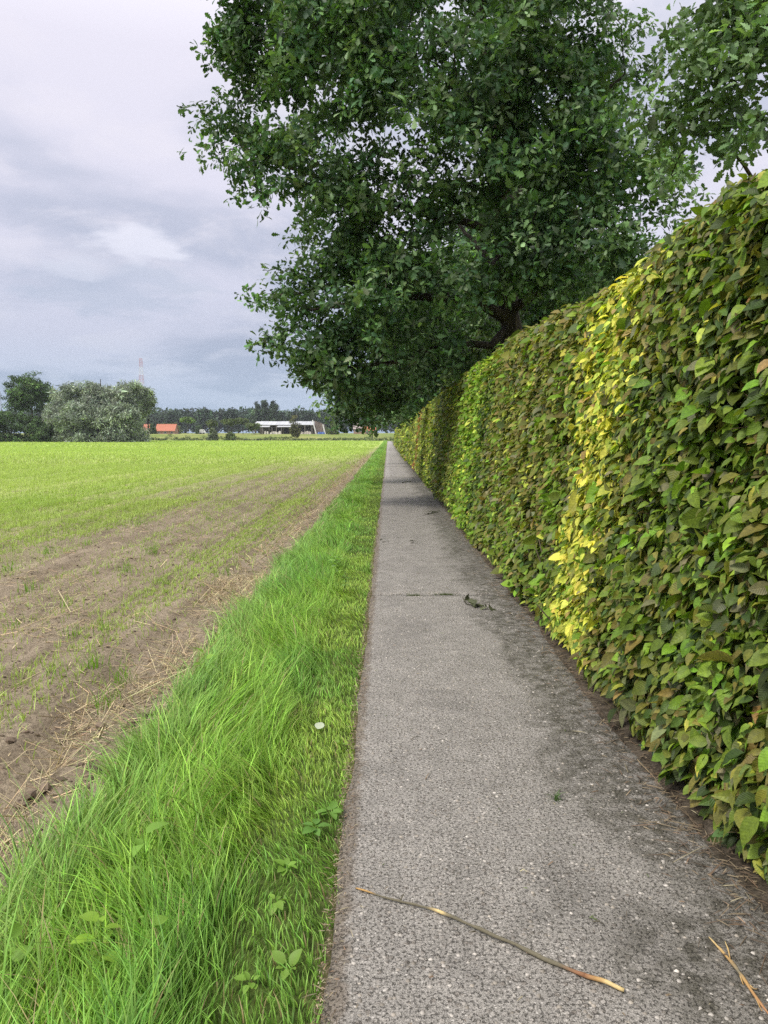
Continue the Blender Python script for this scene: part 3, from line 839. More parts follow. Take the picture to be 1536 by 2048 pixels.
def oak_single(root, P, D, T, n, ymax):
    """the oak leaves that show largest, each a part"""
    d = np.linalg.norm(P - CAM, axis=1)
    ok = np.where(P[:, 1] < ymax)[0]
    ix = ok[np.argsort(d[ok])][:n]
    v, f, uv = OAKL
    me = mesh_np('leaf', v, f, np.ones((len(v), 3)), uv, mats=[M['oak_leaf_single']])
    pr = None
    for i in ix:
        if pr is None: o = pr = link('leaf', me, root)
        else:
            o = pr.copy(); COL.objects.link(o)
        Rm = frames(np.array([[-.35, -.5, .6]]) + RNG.normal(0, .4, (1, 3)), RNG.normal(0, 1, (1, 3)))[0] * .125
        q = P[i] + norm(CAM - P[i]) * .16 + RNG.normal(0, .05, 3) - np.array(root.location)
        o.matrix_local = Matrix([[*Rm[r], q[r]] for r in range(3)] + [[0, 0, 0, 1]])
        o.color = (*(T[i] * 1.1), 1)
inview = lambda P: (np.abs((P[:, 0] - .0) / P[:, 1]) < .5) & ((P[:, 2] - 1.6) / P[:, 1] < .56)
k = inview(P); oak_single(oak, P[k], D[k], T[k], 300, 30)

# --- the oak standing nearer, behind the hedge at the right
noak = empty('oak_tree', (7.6, 11.5, 0), 'paler oak at the upper right with loose sprays against the sky', 'tree')
lob = [lobe(*a) for a in [(1500, 60, 8.6, 85), (1420, 90, 9, 55), (1390, 125, 9.2, 36), (1480, 180, 8.8, 80), (1400, 210, 9.4, 55), (1350, 230, 9.8, 36), (1530, 240, 8.6, 70), (1440, 270, 9.6, 50), (1500, 20, 8.8, 60), (1385, 300, 10, 40), (1340, 320, 10.5, 36), (1362, 372, 12, 26), (1450, 30, 9.2, 40)]]
lob2 = [(np.array([7.6, 11, 8.5]), 2.2, .3), (np.array([9.5, 12, 9]), 2.6, .3), (np.array([9, 11, 6]), 2.2, .3)]
P, D, cen = sample_lobes(lob + lob2, 1500, .35, 6, .5, .2)
k = (P[:, 2] > 3.4)
P, D = P[k], D[k]
c_o, nr, T = crown('crown', P, D, .85, [(.115, .185, .075), (.135, .21, .092), (.09, .155, .06), (.155, .23, .11)], OAK_SRC, noak, .25)
grow([('trunk', [(7.6, 11.5, -.05), (7.5, 11.4, 3), (7.4, 11.3, 6), (7.6, 11.4, 10)], .28, .06),
      ('branch', [(7.5, 11.4, 3.4), (6.4, 10.6, 4.6), at(1500, 250, 9), at(1420, 150, 9), at(1370, 90, 9.2)], .07, .012),
      ('branch', [(7.5, 11.4, 4.2), (6.2, 10.2, 5.6), at(1500, 120, 8.7), at(1450, 40, 8.8)], .07, .012),
      ('branch', [(7.5, 11.4, 3.2), (5.9, 10.8, 4.1), at(1440, 280, 9.6), at(1350, 240, 9.8)], .06, .012)], cen[cen[:, 2] > 3.4][::2], noak, M['bark'])
k = inview(P); oak_single(noak, P[k], D[k], T[k], 300, 11)

# --- other trees behind the hedge, receding
def simple_tree(name, x, y, h, r, low, label, cat='tree', group=None, n=900, tints=OAK_T, src=OAK_MID, size=1.3, barkm='bark', extra=(), clump=5, cs=.5, trunk_r=None, nl=14, squash=1.0, targets=True, z0=0.0, top_heavy=.0, var=.28, skirt=False):
    root = empty(name, (x, y, z0), label, cat, group)
    lobes = []
    for k in range(nl):
        d = norm(RNG.normal(0, 1, 3)); d[2] *= .9
        f = RNG.uniform(.45, .72)
        hh = (h - low) / 2
        shrink = 1 - top_heavy * max(0, d[2])
        c = np.array([x + d[0] * r * f * shrink, y + d[1] * r * f * shrink, z0 + low + hh + d[2] * hh * f])
        lobes.append((c, np.array([r, r, hh * squash]) * RNG.uniform(.34, .5)))
    if skirt:
        for k in range(9):
            a = k * .7 + 3.4
            lobes.append((np.array([x + math.cos(a) * r * .55, y + math.sin(a) * r * .5, z0 + h * .10]), np.array([r * .42, r * .42, h * .13]), 1.3))
    lobes += list(extra)
    P, D, cen = sample_lobes(lobes, n, .35, clump, .5, cs)
    P[:, 2] = np.maximum(P[:, 2], z0 + .15)
    crown('crown', P, D, size, tints, src, root, var)
    tr = trunk_r or h * .022
    tl = [('trunk', [(x, y, z0 - .1), (x + RNG.normal(0, .1), y, z0 + h * .3), (x + RNG.normal(0, .3), y + RNG.normal(0, .2), z0 + h * .6), (x, y, z0 + h * .88)], tr, tr * .15)]
    if targets: grow(tl, cen[::max(1, len(cen) // 40)], root, M[barkm], tr * .12, .45, 4)
    else:
        mb = MB(); mb.tube(tl[0][1], np.linspace(tr, tr * .2, 4), 6); mb.build('trunk', [M[barkm]], root, True)
    return root
G1 = 'oaks in a row behind the hedge'
simple_tree('oak_tree', 3.4, 30, 13, 4.3, 2.6, 'oak behind the big one, its lowest boughs hanging over the path', group=G1, n=3000, size=1.15, cs=.35,
            extra=[lobe(695, 805, 26, 34, 2.5), lobe(702, 828, 26, 15, 4), lobe(688, 846, 26, 9, 5), lobe(725, 780, 27, 42, 2), lobe(745, 820, 27, 26, 2), lobe(760, 800, 28, 45), lobe(800, 790, 29, 45), lobe(840, 740, 29, 50)])
simple_tree('oak_tree', 3.2, 46, 13, 4.6, 2.3, 'third oak along the hedge, dark under the boughs of the second', group=G1, n=1900, size=1.5, cs=.4,
            extra=[lobe(760, 830, 44, 26), lobe(745, 845, 44, 12), lobe(800, 820, 44, 30)])
simple_tree('oak_tree', 3.4, 66, 13, 5, 2.3, 'fourth oak along the hedge, seen low above the path', group=G1, n=1200, size=2.0, cs=.5)
simple_tree('oak_tree', 3.6, 96, 13, 5.5, 2.2, 'farthest oak of the row, where the hedge ends', group=G1, n=900, size=2.6, cs=.6)
LIT = [(.10, .15, .06), (.13, .18, .07), (.085, .13, .05), (.15, .19, .09)]
simple_tree('garden_tree', 2.9, 22.5, 4.6, 1.5, 2.3, 'small grey green tree just above the hedge under the oak', n=520, tints=LIT, size=.9, cs=.28)
simple_tree('garden_tree', 6.2, 30, 9, 3.4, 1.5, 'shaded olive tree behind the oak trunk', n=1500, tints=[(.06, .07, .03), (.08, .075, .035), (.05, .07, .03)], size=1.4, cs=.4)
simple_tree('garden_tree', 11, 34, 11, 4, 1.5, 'broad tree behind the right side of the big oak', n=1500, tints=OAK_T, size=1.5, cs=.4)
simple_tree('garden_tree', 9.3, 26, 7.4, 2.9, 1.5, 'green garden tree right of the oak trunk', n=1400, tints=LIT, size=1.2, cs=.35)

# --- willow clump and its neighbours across the field
WY = 212
SILV = [(.205, .25, .18), (.26, .30, .225), (.16, .20, .14), (.30, .335, .26)]
DKG = [(.06, .10, .036), (.078, .13, .045), (.052, .088, .035)]
def far_tree(u, vtop, wpx, Y, name, label, cat='tree', group=None, vlow=None, n=560, tints=DKG, src=BROAD, size=1.45, z0=0.0, nl=16, bark='bark', top_heavy=0.0, cs=None, targets=False, squash=1.0, var=.3):
    skirt = vlow is None and name in ('willow_tree', 'bush')
    x = at(u, 870, Y)[0]
    h = at(u, vtop, Y)[2] - z0
    low = (at(u, vlow, Y)[2] - z0) if vlow else h * .04
    r = wpx / 2 * px(Y)
    return simple_tree(name, x, Y, h, r, low, label, cat, group, n, tints, src, size, bark, (), 4, cs or r * .09, None, nl, squash, targets, z0, top_heavy, var, skirt)
GW = 'tree clump across the field'
far_tree(66, 745, 104, WY + 8, 'broadleaf_tree', 'tall dark green tree with bare stems, leftmost in the clump', group=GW, vlow=830, n=760, tints=[(.065, .115, .035), (.08, .135, .042), (.055, .10, .032)], targets=True, bark='bark_pale')
far_tree(140, 752, 100, WY + 3, 'willow_tree', 'silvery willow beside the tall dark green tree', group=GW, n=900, tints=SILV, src=WILLOW)
far_tree(205, 741, 76, WY + 3, 'willow_tree', 'silvery willow with the highest top, middle of the clump', group=GW, n=850, tints=SILV, src=WILLOW)
far_tree(254, 749, 88, WY + 1, 'willow_tree', 'silvery willow in front of the red and white mast', group=GW, n=850, tints=SILV, src=WILLOW)
far_tree(296, 772, 44, WY + 6, 'willow_tree', 'small pale willow at the right end of the clump', group=GW, vlow=832, n=380, tints=[(.17, .22, .12), (.22, .26, .17)], src=WILLOW, targets=True)
far_tree(160, 800, 110, WY - 6, 'willow_tree', 'low grey willow in front of the clump, left half', group=GW, n=800, tints=SILV[:3], src=WILLOW)
far_tree(238, 806, 84, WY - 7, 'willow_tree', 'low grey willow in front of the clump, right half', group=GW, n=800, tints=SILV[:3], src=WILLOW)
far_tree(22, 812, 90, WY - 2, 'bush', 'dark round bush at the left foot of the tall tree', 'bush', group=GW, n=420)
far_tree(88, 832, 70, WY - 4, 'bush', 'low dark bush between the tall tree and the willows', 'bush', group=GW, n=340)
far_tree(-40, 800, 90, WY, 'bush', 'dark bush cut by the left edge of the picture', 'bush', group=GW, n=420)

# ------------------------------------------------------------------ far side of the field
# forest
fb = 4.1
P = []; Tt = []
for u in np.arange(-700, 1500, 6.5):
    top_v = 833 - 9 * fbm(u * .02, 0, 101, 3) - 7 * vnoise(u * .11, 0, 102)
    Yc = 620 + RNG.uniform(-25, 25)
    hx = at(u, 870, Yc)[0]; H = at(u, top_v, Yc)[2] - fb
    m = 16
    zz = fb + H * (.1 + .9 * RNG.random(m) ** .8)
    P.append(np.stack([hx + RNG.normal(0, 2.0, m) * (1.2 - (zz - fb) / H), Yc + RNG.normal(0, 4, m), zz], 1))
P = np.concatenate(P)
D = norm(np.stack([P[:, 0] * 0 - .1, P[:, 0] * 0 - 1, P[:, 0] * 0 + .5], 1))
DARK = [(.030, .055, .030), (.038, .062, .034), (.025, .048, .028)]
fo, _, _ = crown('forest', P, D, 3.6, DARK, PINE, None, .25)
tag(fo, 'dark forest closing the horizon behind the farm', None, kind='stuff')
GF = 'taller trees in the forest edge'
for u, vt, w, lab in [(512, 801, 24, 'leftmost of three tall poplars above the barn'), (531, 799, 22, 'middle one of three tall poplars above the barn'), (549, 800, 24, 'rightmost of three tall poplars above the barn')]:
    far_tree(u, vt, w, 520, 'poplar_tree', lab, group='poplars above the barn', n=260, tints=[(.055, .09, .05), (.07, .105, .055)], size=2.6, z0=3.6, vlow=860)
for u, vt, w, lab in [(560, 822, 22, 'round tree just right of the poplars'), (463, 812, 20, 'pine top left of the poplars, above the orchard trees'), (410, 815, 26, 'broad dark pine above the light green orchard trees'),
                      (350, 817, 30, 'dark pine above the red roofed house'), (615, 817, 26, 'round crowned tree above the middle of the barn'), (580, 832, 20, 'low tree in the forest edge behind the barn roof'),
                      (655, 824, 24, 'pointed fir above the right end of the barn')]:
    far_tree(u, vt, w, 560, 'forest_tree', lab, group=GF, n=160, tints=DARK, src=PINE, size=2.4, z0=3.8, vlow=862)
# nearer trees and bushes between field and farm
GM = 'trees and bushes before the farm'
OL = [(.10, .14, .045), (.13, .165, .06), (.085, .12, .04)]
for u, vt, w, Y, nm, cat, lab, tn in [
    (376, 834, 26, 345, 'orchard_tree', 'tree', 'light green tree on thin pale stems right of the red roof', [(.13, .21, .06), (.16, .24, .07)]),
    (424, 840, 22, 330, 'orchard_tree', 'tree', 'small rounded light green tree left of the orchard row', OL),
    (458, 838, 30, 336, 'orchard_tree', 'tree', 'round leafy tree at the left of the orchard row', OL),
    (486, 836, 34, 340, 'orchard_tree', 'tree', 'widest tree of the orchard row beside the barn', OL),
    (508, 846, 30, 330, 'orchard_tree', 'tree', 'low tree before the left end of the barn roof', OL),
    (590, 828, 30, 275, 'birch_tree', 'tree', 'thin brownish tree alone in front of the barn', [(.13, .13, .06), (.16, .155, .075), (.11, .12, .05)]),
    (745, 822, 44, 300, 'garden_tree', 'tree', 'light green tree before the far right red roof', [(.13, .18, .06), (.17, .2, .07), (.22, .15, .06)]),
    (668, 842, 22, 330, 'bush', 'bush', 'green bush right of the blue tarpaulin', OL),
    (424, 858, 24, 272, 'bush', 'bush', 'grey green bush standing at the far field edge', [(.13, .16, .09), (.16, .19, .11)]),
    (462, 866, 20, 272, 'bush', 'bush', 'low bush at the field edge below the orchard row', OL),
    (340, 844, 50, 420, 'bush', 'bush', 'grey green shrubs behind the red roofed house', [(.14, .17, .09), (.12, .15, .07)]),
    (306, 846, 12, 380, 'bush', 'bush', 'dark green shrub between the two red roofs', DKG),
    (400, 850, 16, 400, 'bush', 'bush', 'dark shrub behind the white van', DKG),
    (640, 846, 40, 430, 'bush', 'bush', 'pale shrubs behind the brown end of the barn', OL)]:
    z0 = float(rise(Y)) - .12
    far_tree(u, vt, w, Y, nm, lab, cat, GM, n=170 if nm != 'birch_tree' else 190, tints=tn, size=1.5 if nm != 'birch_tree' else 1.1, z0=z0, vlow=(vt + 12) if cat == 'tree' and nm != 'birch_tree' else None, targets=cat == 'tree', bark='bark_pale' if nm == 'orchard_tree' else 'bark')
# rough growth along the far edge of the field
P = []
for u in np.arange(285, 800, 1.6):
    Y = 270 + RNG.uniform(-1, 6); x = at(u, 870, Y)[0]
    h = .5 + 1.1 * vnoise(u * .05, 0, 111) ** 2 + (1.1 if u < 420 else 0) * vnoise(u * .12, 1, 112)
    for q in range(3): P.append((x + RNG.normal(0, .4), Y, RNG.uniform(.1, 1) * h))
P = np.array(P); D = np.tile([0, -.6, .6], (len(P), 1))
eo, _, _ = crown('rough_growth', P, D, .7, [(.06, .09, .03), (.09, .12, .04), (.12, .15, .05), (.05, .075, .03)], BROAD, None, .3)
tag(eo, 'low rough growth along the far field edge', None, kind='stuff')

M['tile_red'] = plain('red roof tiles', None, .8, .2, 1.5, .2)
def house(u0, u1, v_ridge, v_eave, Y, label, chimney, tilec):
    z0 = float(rise(Y)) - .12
    x0, x1 = at(u0, 870, Y)[0], at(u1, 870, Y)[0]
    zr, ze = at(u0, v_ridge, Y)[2], at(u0, v_eave, Y)[2]
    dep = 8.0
    root = empty('farm_house', ((x0 + x1) / 2, Y + dep / 2, z0), label, 'house', 'red roofed houses beyond the field')
    mb = MB(); mb.box((x0 + .3, Y + .4, z0 - .3), (x1 - .3, Y + dep - .4, ze), (.34, .22, .16))
    for xx in (x0 + .3, x1 - .3):
        mb.add([(xx, Y + .4, ze), (xx, Y + dep - .4, ze), (xx, Y + dep / 2, zr - .25)], [(0, 1, 2)], (.34, .22, .16))
    mb.build('wall', [M['mass']], root)
    mb = MB()
    ny = 8
    for s in (0, 1):
        ya, yb = (Y - .1, Y + dep / 2) if s == 0 else (Y + dep + .1, Y + dep / 2)
        for k in range(ny):                               # courses of tiles, each lapping the one below
            a, b = k / ny, (k + 1) / ny
            p = lambda t, dz: (ya + (yb - ya) * t, ze - .1 + (zr - ze + .1) * t + dz)
            (ay, az), (by2, bz) = p(a, .14), p(b, .07)
            mb.add([(x0, ay, az - .12), (x1, ay, az - .12), (x1, by2, bz - .12), (x0, by2, bz - .12), (x0, ay, az), (x1, ay, az), (x1, by2, bz), (x0, by2, bz)],
                   [(0, 3, 2, 1), (4, 5, 6, 7), (0, 1, 5, 4), (1, 2, 6, 5), (2, 3, 7, 6), (3, 0, 4, 7)], np.array(tilec) * RNG.uniform(.9, 1.1))
    mb.box((x0, Y + dep / 2 - .2, zr - .1), (x1, Y + dep / 2 + .2, zr + .12), np.array(tilec) * .8)
    roof = mb.build('roof', [M['tile_red']], root)
    if chimney:
        mb = MB(); cx = x0 + (x1 - x0) * .75
        mb.box((cx - .4, Y + dep / 2 - .4, zr - .6), (cx + .4, Y + dep / 2 + .4, zr + .9), (.3, .13, .09)); mb.box((cx - .48, Y + dep / 2 - .48, zr + .9), (cx + .48, Y + dep / 2 + .48, zr + 1.05), (.2, .19, .18))
        c = mb.build('chimney', [M['mass']], root); 
    nw = max(1, int((x1 - x0) / 2.6))
    for k in range(nw):
        xc = x0 + (k + .5) * (x1 - x0) / nw; zt = ze - .35; zb = max(z0 + .3, ze - 1.55)
        f = MB(); f.box((xc - .6, Y + .30, zb), (xc + .6, Y + .41, zt), (.7, .7, .68)); fo = f.build('window', [M['mass']], root)
        g = MB(); g.box((xc - .5, Y + .27, zb + .08), (xc - .03, Y + .31, zt - .08), (.02, .025, .03)); g.box((xc + .03, Y + .27, zb + .08), (xc + .5, Y + .31, zt - .08), (.02, .025, .03))
        go = link('pane', g.mesh('pane', [M['glass_dark']]), fo)
    return root
M['glass_dark'] = plain('dark glass', None, .15, .6)
house(284, 303, 848, 862, 402, 'small red roofed house half hidden by the willows', False, (.42, .17, .11))
house(310, 350, 848, 862, 398, 'long low house with a bright red tiled roof', False, (.46, .18, .115))
house(728, 752, 853, 861, 430, 'far red roofed house under the oak boughs', True, (.45, .15, .09))
house(706, 727, 845, 858, 440, 'far house with a grey pink roof under the oak boughs', True, (.36, .30, .28))

# barn
def barn():
    Y = 352; z0 = float(rise(Y)) - .12
    X = lambda u: at(u, 870, Y)[0]
    Zv = lambda v: at(600, v, Y)[2]
    root = empty('open_barn', (X(575), Y + 8, z0), 'long low open barn with a pale roof and white sloping posts', 'barn')
    x0, x1 = X(508), X(646)
    mb = MB(); ridge, eave = Zv(842.5), Zv(850)
    xr = X(628)
    nseg = 14
    for k in range(nseg):                                   # roof sheets
        a, b = x0 + (xr - x0) * k / nseg, x0 + (xr - x0) * (k + 1) / nseg - .06
        dz = RNG.uniform(-.03, .03)
        c = np.array([.46, .475, .49]) * RNG.uniform(.85, 1.08)
        mb = MB()
        mb.add([(a, Y, eave + dz), (b, Y, eave + dz), (b, Y + 8, ridge + dz), (a, Y + 8, ridge + dz), (a, Y, eave + .12 + dz), (b, Y, eave + .12 + dz), (b, Y + 8, ridge + .12 + dz), (a, Y + 8, ridge + .12 + dz)],
               [(0, 3, 2, 1), (4, 5, 6, 7), (0, 1, 5, 4), (1, 2, 6, 5), (2, 3, 7, 6), (3, 0, 4, 7)], c)
        mb.build('roof_sheet', [M['mass']], root)
    mb = MB(); mb.add([(x0, Y + 8.05, ridge), (xr, Y + 8.05, ridge), (xr, Y + 16, eave), (x0, Y + 16, eave)], [(0, 1, 2, 3)], (.5, .5, .5)); mb.build('rear_roof', [M['mass']], root)
    mb = MB(); mb.box((x0, Y + 15.6, z0 - .3), (xr, Y + 15.9, eave - .05), (.10, .09, .08)); mb.build('rear_wall', [M['mass']], root)
    # lower lean-to strips of roof
    for ua, ub in ((506, 541), (556, 586)):
        mb = MB(); mb.add([(X(ua), Y - 3, Zv(854.5)), (X(ub), Y - 3, Zv(854.5)), (X(ub), Y - .1, Zv(852)), (X(ua), Y - .1, Zv(852)), (X(ua), Y - 3, Zv(853.8)), (X(ub), Y - 3, Zv(853.8)), (X(ub), Y - .1, Zv(851.3)), (X(ua), Y - .1, Zv(851.3))],
                          [(0, 3, 2, 1), (4, 5, 6, 7), (0, 1, 5, 4), (1, 2, 6, 5), (2, 3, 7, 6), (3, 0, 4, 7)], (.42, .43, .44)); mb.build('lean_to_roof', [M['mass']], root)
    for u in np.linspace(510, 624, 9):
        mb = MB(); mb.box((X(u) - .14, Y + .1, z0 - .3), (X(u) + .14, Y + .38, eave), (.22, .2, .18)); mb.build('post', [M['mass']], root)
    for u in np.linspace(508, 584, 5):
        mb = MB(); mb.box((X(u) - .1, Y - 2.9, z0 - .3), (X(u) + .1, Y - 2.7, Zv(854.4)), (.22, .2, .18)); mb.build('post', [M['mass']], root)
    # brown boarded end, built as upright boards
    ub = np.linspace(629, 650, 11)
    for a, b in zip(ub[:-1], ub[1:]):
        mb = MB(); t = (a - 629) / 21
        mb.box((X(a), Y + RNG.uniform(0, .06), z0 - .3), (X(b) - .05, Y + .3, Zv(841.5 + 8 * t)), np.array([.20, .155, .14]) * RNG.uniform(.8, 1.2)); mb.build('board', [M['mass']], root)
    for (ua, va), (ub2, vb) in (((625.5, 840), (633, 868)), ((646, 849), (651, 868))):
        mb = MB(); mb.tube([(X(ua), Y - .4, Zv(va)), (X(ub2), Y - .4, Zv(vb) - .4)], .3, 6, (.75, .74, .73)); mb.build('sloping_post', [M['mass']], root)
barn()
Y = 344; z0 = float(rise(Y)) - .12
def heap(name, u0, u1, v, Y, c, label, cat, n=14):
    root_x = at((u0 + u1) / 2, 870, Y)[0]; zb = float(rise(Y)) - .12
    mb = MB()
    for k in range(n):
        u = RNG.uniform(u0, u1); x = at(u, 870, Y)[0]; s = RNG.uniform(.35, .8); h = (at(u, v, Y)[2] - zb) * RNG.uniform(.5, 1)
        y = Y + RNG.uniform(-1, 1)
        a = RNG.uniform(0, 3)
        ring = [(x + s * math.cos(a + q * 1.05), y + s * math.sin(a + q * 1.05)) for q in range(6)]
        vv = [(p[0], p[1], zb - .1) for p in ring] + [(x + (p[0] - x) * .6, y + (p[1] - y) * .6, zb + h) for p in ring]
        mb.add(vv, [(q, (q + 1) % 6, 6 + (q + 1) % 6, 6 + q) for q in range(6)] + [tuple(range(6, 12))], np.array(c) * RNG.uniform(.7, 1.15))
    return tag(mb.build(name, [M['mass']]), label, cat)
heap('bale_stack', 530, 560, 862, 344, (.55, .52, .46), 'pale heap of bales and rubble before the barn', 'heap')
heap('rubble_heap', 604, 622, 862, 344, (.50, .45, .40), 'pale heap before the right end of the barn', 'heap', 9)
heap('tarpaulin', 638, 652, 863, 342, (.12, .20, .50), 'blue tarpaulin on the ground right of the barn', 'tarpaulin', 8)
# white van
Y = 350; z0 = float(rise(Y)) - .12; xa, xb = at(400, 870, Y)[0], at(411, 870, Y)[0]
van = empty('white_van', ((xa + xb) / 2, Y, z0), 'small white van parked left of the orchard trees', 'van')
mb = MB(); L = xb - xa
prof = [(0, .35), (0, 2.0), (.05, 2.1), (.70, 2.1), (.84, 1.35), (.98, 1.15), (1, .35)]
n = len(prof)
mb.add([(xa + L * p, Y - .9, z0 + q) for p, q in prof] + [(xa + L * p, Y + .9, z0 + q) for p, q in prof], [tuple(range(n)), tuple(range(2 * n - 1, n - 1, -1))] + [(k, n + k, n + (k + 1) % n, (k + 1) % n) for k in range(n)], (.78, .78, .78))
mb.build('body', [M['mass']], van)
mb = MB(); mb.box((xa + L * .72, Y - .93, z0 + 1.35), (xa + L * .80, Y - .88, z0 + 1.9), (.03, .03, .04)); mb.build('window', [M['glass_dark']], van)
for q in (.2, .8):
    mb = MB(); a = [(xa + L * q + .33 * math.cos(t), z0 + .33 + .33 * math.sin(t)) for t in np.linspace(0, 2 * math.pi, 13)[:-1]]
    mb.add([(p[0], Y - .95, p[1]) for p in a] + [(p[0], Y - .75, p[1]) for p in a], [tuple(range(12)), tuple(range(23, 11, -1))] + [(k, 12 + k, 12 + (k + 1) % 12, (k + 1) % 12) for k in range(12)], (.02, .02, .02)); mb.build('wheel', [M['mass']], van)
# lattice mast
Y = 720; mx = at(284, 800, Y)[0]; zt = at(284, 717, Y)[2]
mast = empty('lattice_mast', (mx, Y, 4), 'tall red and white lattice mast behind the willows', 'mast')
nb = 9; zs = np.linspace(4, zt, nb * 2 + 1)
hw = lambda z: 2.8 * (1 - (z - 4) / (zt - 4)) ** 1.1 + 1.0
for b in range(nb):
    mb = MB(); col = (.50, .22, .22) if b % 2 == 0 else (.70, .70, .72)
    for j in (0, 1):
        za, zb = zs[2 * b + j], zs[2 * b + j + 1]; a, c = hw(za), hw(zb)
        ca = [(mx + sx * a, Y + sy_ * a, za) for sx, sy_ in ((-1, -1), (1, -1), (1, 1), (-1, 1))]
        cb2 = [(mx + sx * c, Y + sy_ * c, zb) for sx, sy_ in ((-1, -1), (1, -1), (1, 1), (-1, 1))]
        for q in range(4):
            mb.tube([ca[q], cb2[q]], .08, 4, col); mb.tube([ca[q], cb2[(q + 1) % 4]], .045, 4, col); mb.tube([ca[(q + 1) % 4], cb2[q]], .045, 4, col); mb.tube([cb2[q], cb2[(q + 1) % 4]], .06, 4, col)
    mb.build('mast_section', [M['mass']], mast)
mb = MB()
Yp = 300; xp = at(5, 870, Yp)[0]
mb.tube([(xp, Yp, 0), (xp + .1, Yp, 8), (xp - .1, Yp, at(5, 782, Yp)[2])], [.16, .12, .05], 6, (.14, .13, .13))
tag(mb.build('pole', [M['mass']], None, True), 'thin bare pole rising at the left edge beyond the bushes', 'pole')

# ------------------------------------------------------------------ grass and other growth
def blades(P, h, lean, ldir, w, C, seg=3, face=None):
    """curved tapering blades: P base, h length, lean 0..1, ldir unit xy"""
    n = len(P)
    ts = np.linspace(0, 1, seg + 1)
    L3 = np.stack([ldir[:, 0], ldir[:, 1], np.zeros(n)], 1)
    a = RNG.uniform(0, 2 * math.pi, n)
    wd = np.stack([np.cos(a), np.sin(a), np.zeros(n)], 1)
    V, Cc = [], []
    for t in ts:
        bend = lean * t
        c = P + L3 * (h * bend * t)[:, None] + np.array([0, 0, 1.0]) * (h * t * (1 - .45 * bend))[:, None]
        ww = w * (1 - t ** 1.6) * .5
        cc = C * (.72 + .42 * t)
        if t < 1:
            V += [c - wd * ww[:, None], c + wd * ww[:, None]]; Cc += [cc, cc]
        else:
            V.append(c); Cc.append(cc)
    V = np.stack(V, 1); Cc = np.stack(Cc, 1); k = V.shape[1]
    q = [(2 * s, 2 * s + 1, 2 * s + 3, 2 * s + 2) for s in range(seg - 1)]; tr = [(2 * seg - 2, 2 * seg - 1, 2 * seg)]
    off = (np.arange(n) * k)[:, None, None]
    return V.reshape(-1, 3), [(np.array(f)[None] + off).reshape(-1, len(f[0])) for f in (q, tr) if f], Cc.reshape(-1, 3)
def join_parts(lst):
    V, F3, F4, C, o = [], [], [], [], 0
    for v, fs, c in lst:
        for f in fs:
            (F3 if f.shape[1] == 3 else F4).append(f + o)
        V.append(v); C.append(c); o += len(v)
    return np.concatenate(V), [np.concatenate(x) for x in (F3, F4) if x], np.concatenate(C)
def verge_blades(y0, y1, dens, wscale, seg):
    n = int((y1 - y0) * 1.18 * dens)
    x = RNG.uniform(-1.36, -.14, n); y = y0 + (y1 - y0) * RNG.random(n)
    # tufts
    tx, ty = np.round(x / .07 + .5 * vnoise(y * 9, x * 3, 5)), np.round(y / .07)
    th = hash2(tx, ty, 121)
    edge = -1.27 + .16 * (fbm(y * 1.7, y * 0, 123, 4) - .5)
    keep = (x > edge) | (RNG.random(n) < .12)
    short = sstep(x + .14 * (fbm(y * 1.6, x * 2, 125, 3) - .5), -.66, -.42)
    keep &= RNG.random(n) < 1 - .25 * short
    keep &= (x < -.175 + .07 * (fbm(y * 3.1, y * 0, 126, 4) - .5) - .02 * RNG.random(n))
    x, y, th, short = x[keep], y[keep], th[keep], short[keep]; n = len(x)
    patch = fbm(x * 2.2, y * 1.5, 127, 4)
    h = (.21 * (1 - short) + .045 * short) * (.55 + .55 * th + .5 * (patch - .35)) * np.exp(RNG.normal(0, .28, n))
    h *= 1 - .35 * sstep(y, 8, 16)
    la = 2 * math.pi * (.55 * fbm(x * 2.5, y * 1.7, 129, 2) + .25 * th + .22 * RNG.random(n)) - 1.4
    ld = np.stack([np.cos(la), np.sin(la)], 1) + np.array([.35, -.05]) * (1 - short)[:, None]
    ld = norm(ld)
    lean = np.clip(.45 + .35 * RNG.random(n) + .25 * (th - .5), .1, 1.0)
    z = verge_z(x, y)
    C = np.array([.19, .335, .045]) * (1 - short)[:, None] + np.array([.29, .43, .075]) * short[:, None]
    q = sstep(patch, .42, .62)[:, None]
    C = C * (1 - q * .7) + np.array([.135, .29, .050]) * q * .7
    blu = sstep(-x, .85, 1.25)[:, None] * .55
    C = C * (1 - blu) + np.array([.21, .33, .10]) * blu
    C = C * 1.2 * np.exp(RNG.normal(0, .34, (n, 1))) * np.exp(RNG.normal(0, .06, (n, 3)))
    dry = RNG.random(n) < .035
    C[dry] = np.array([.38, .31, .15]) * np.exp(RNG.normal(0, .2, (dry.sum(), 1)))
    w = (.0042 + .002 * th) * wscale * (1 - .25 * short)
    return blades(np.stack([x, y, z], 1), h, lean, ld, w, C, seg)
g = join_parts([verge_blades(1.3, 4.5, 7600, 1.3, 4), verge_blades(4.5, 10, 4600, 1.55, 3), verge_blades(10, 26, 1700, 2.3, 2), verge_blades(26, 80, 420, 5, 2), verge_blades(80, 266, 60, 12, 2)])
tag(link('verge_grass', mesh_np('verge_grass', *g, mats=[M['grass']])), 'long bright green grass on the verge beside the path', None, kind='stuff')

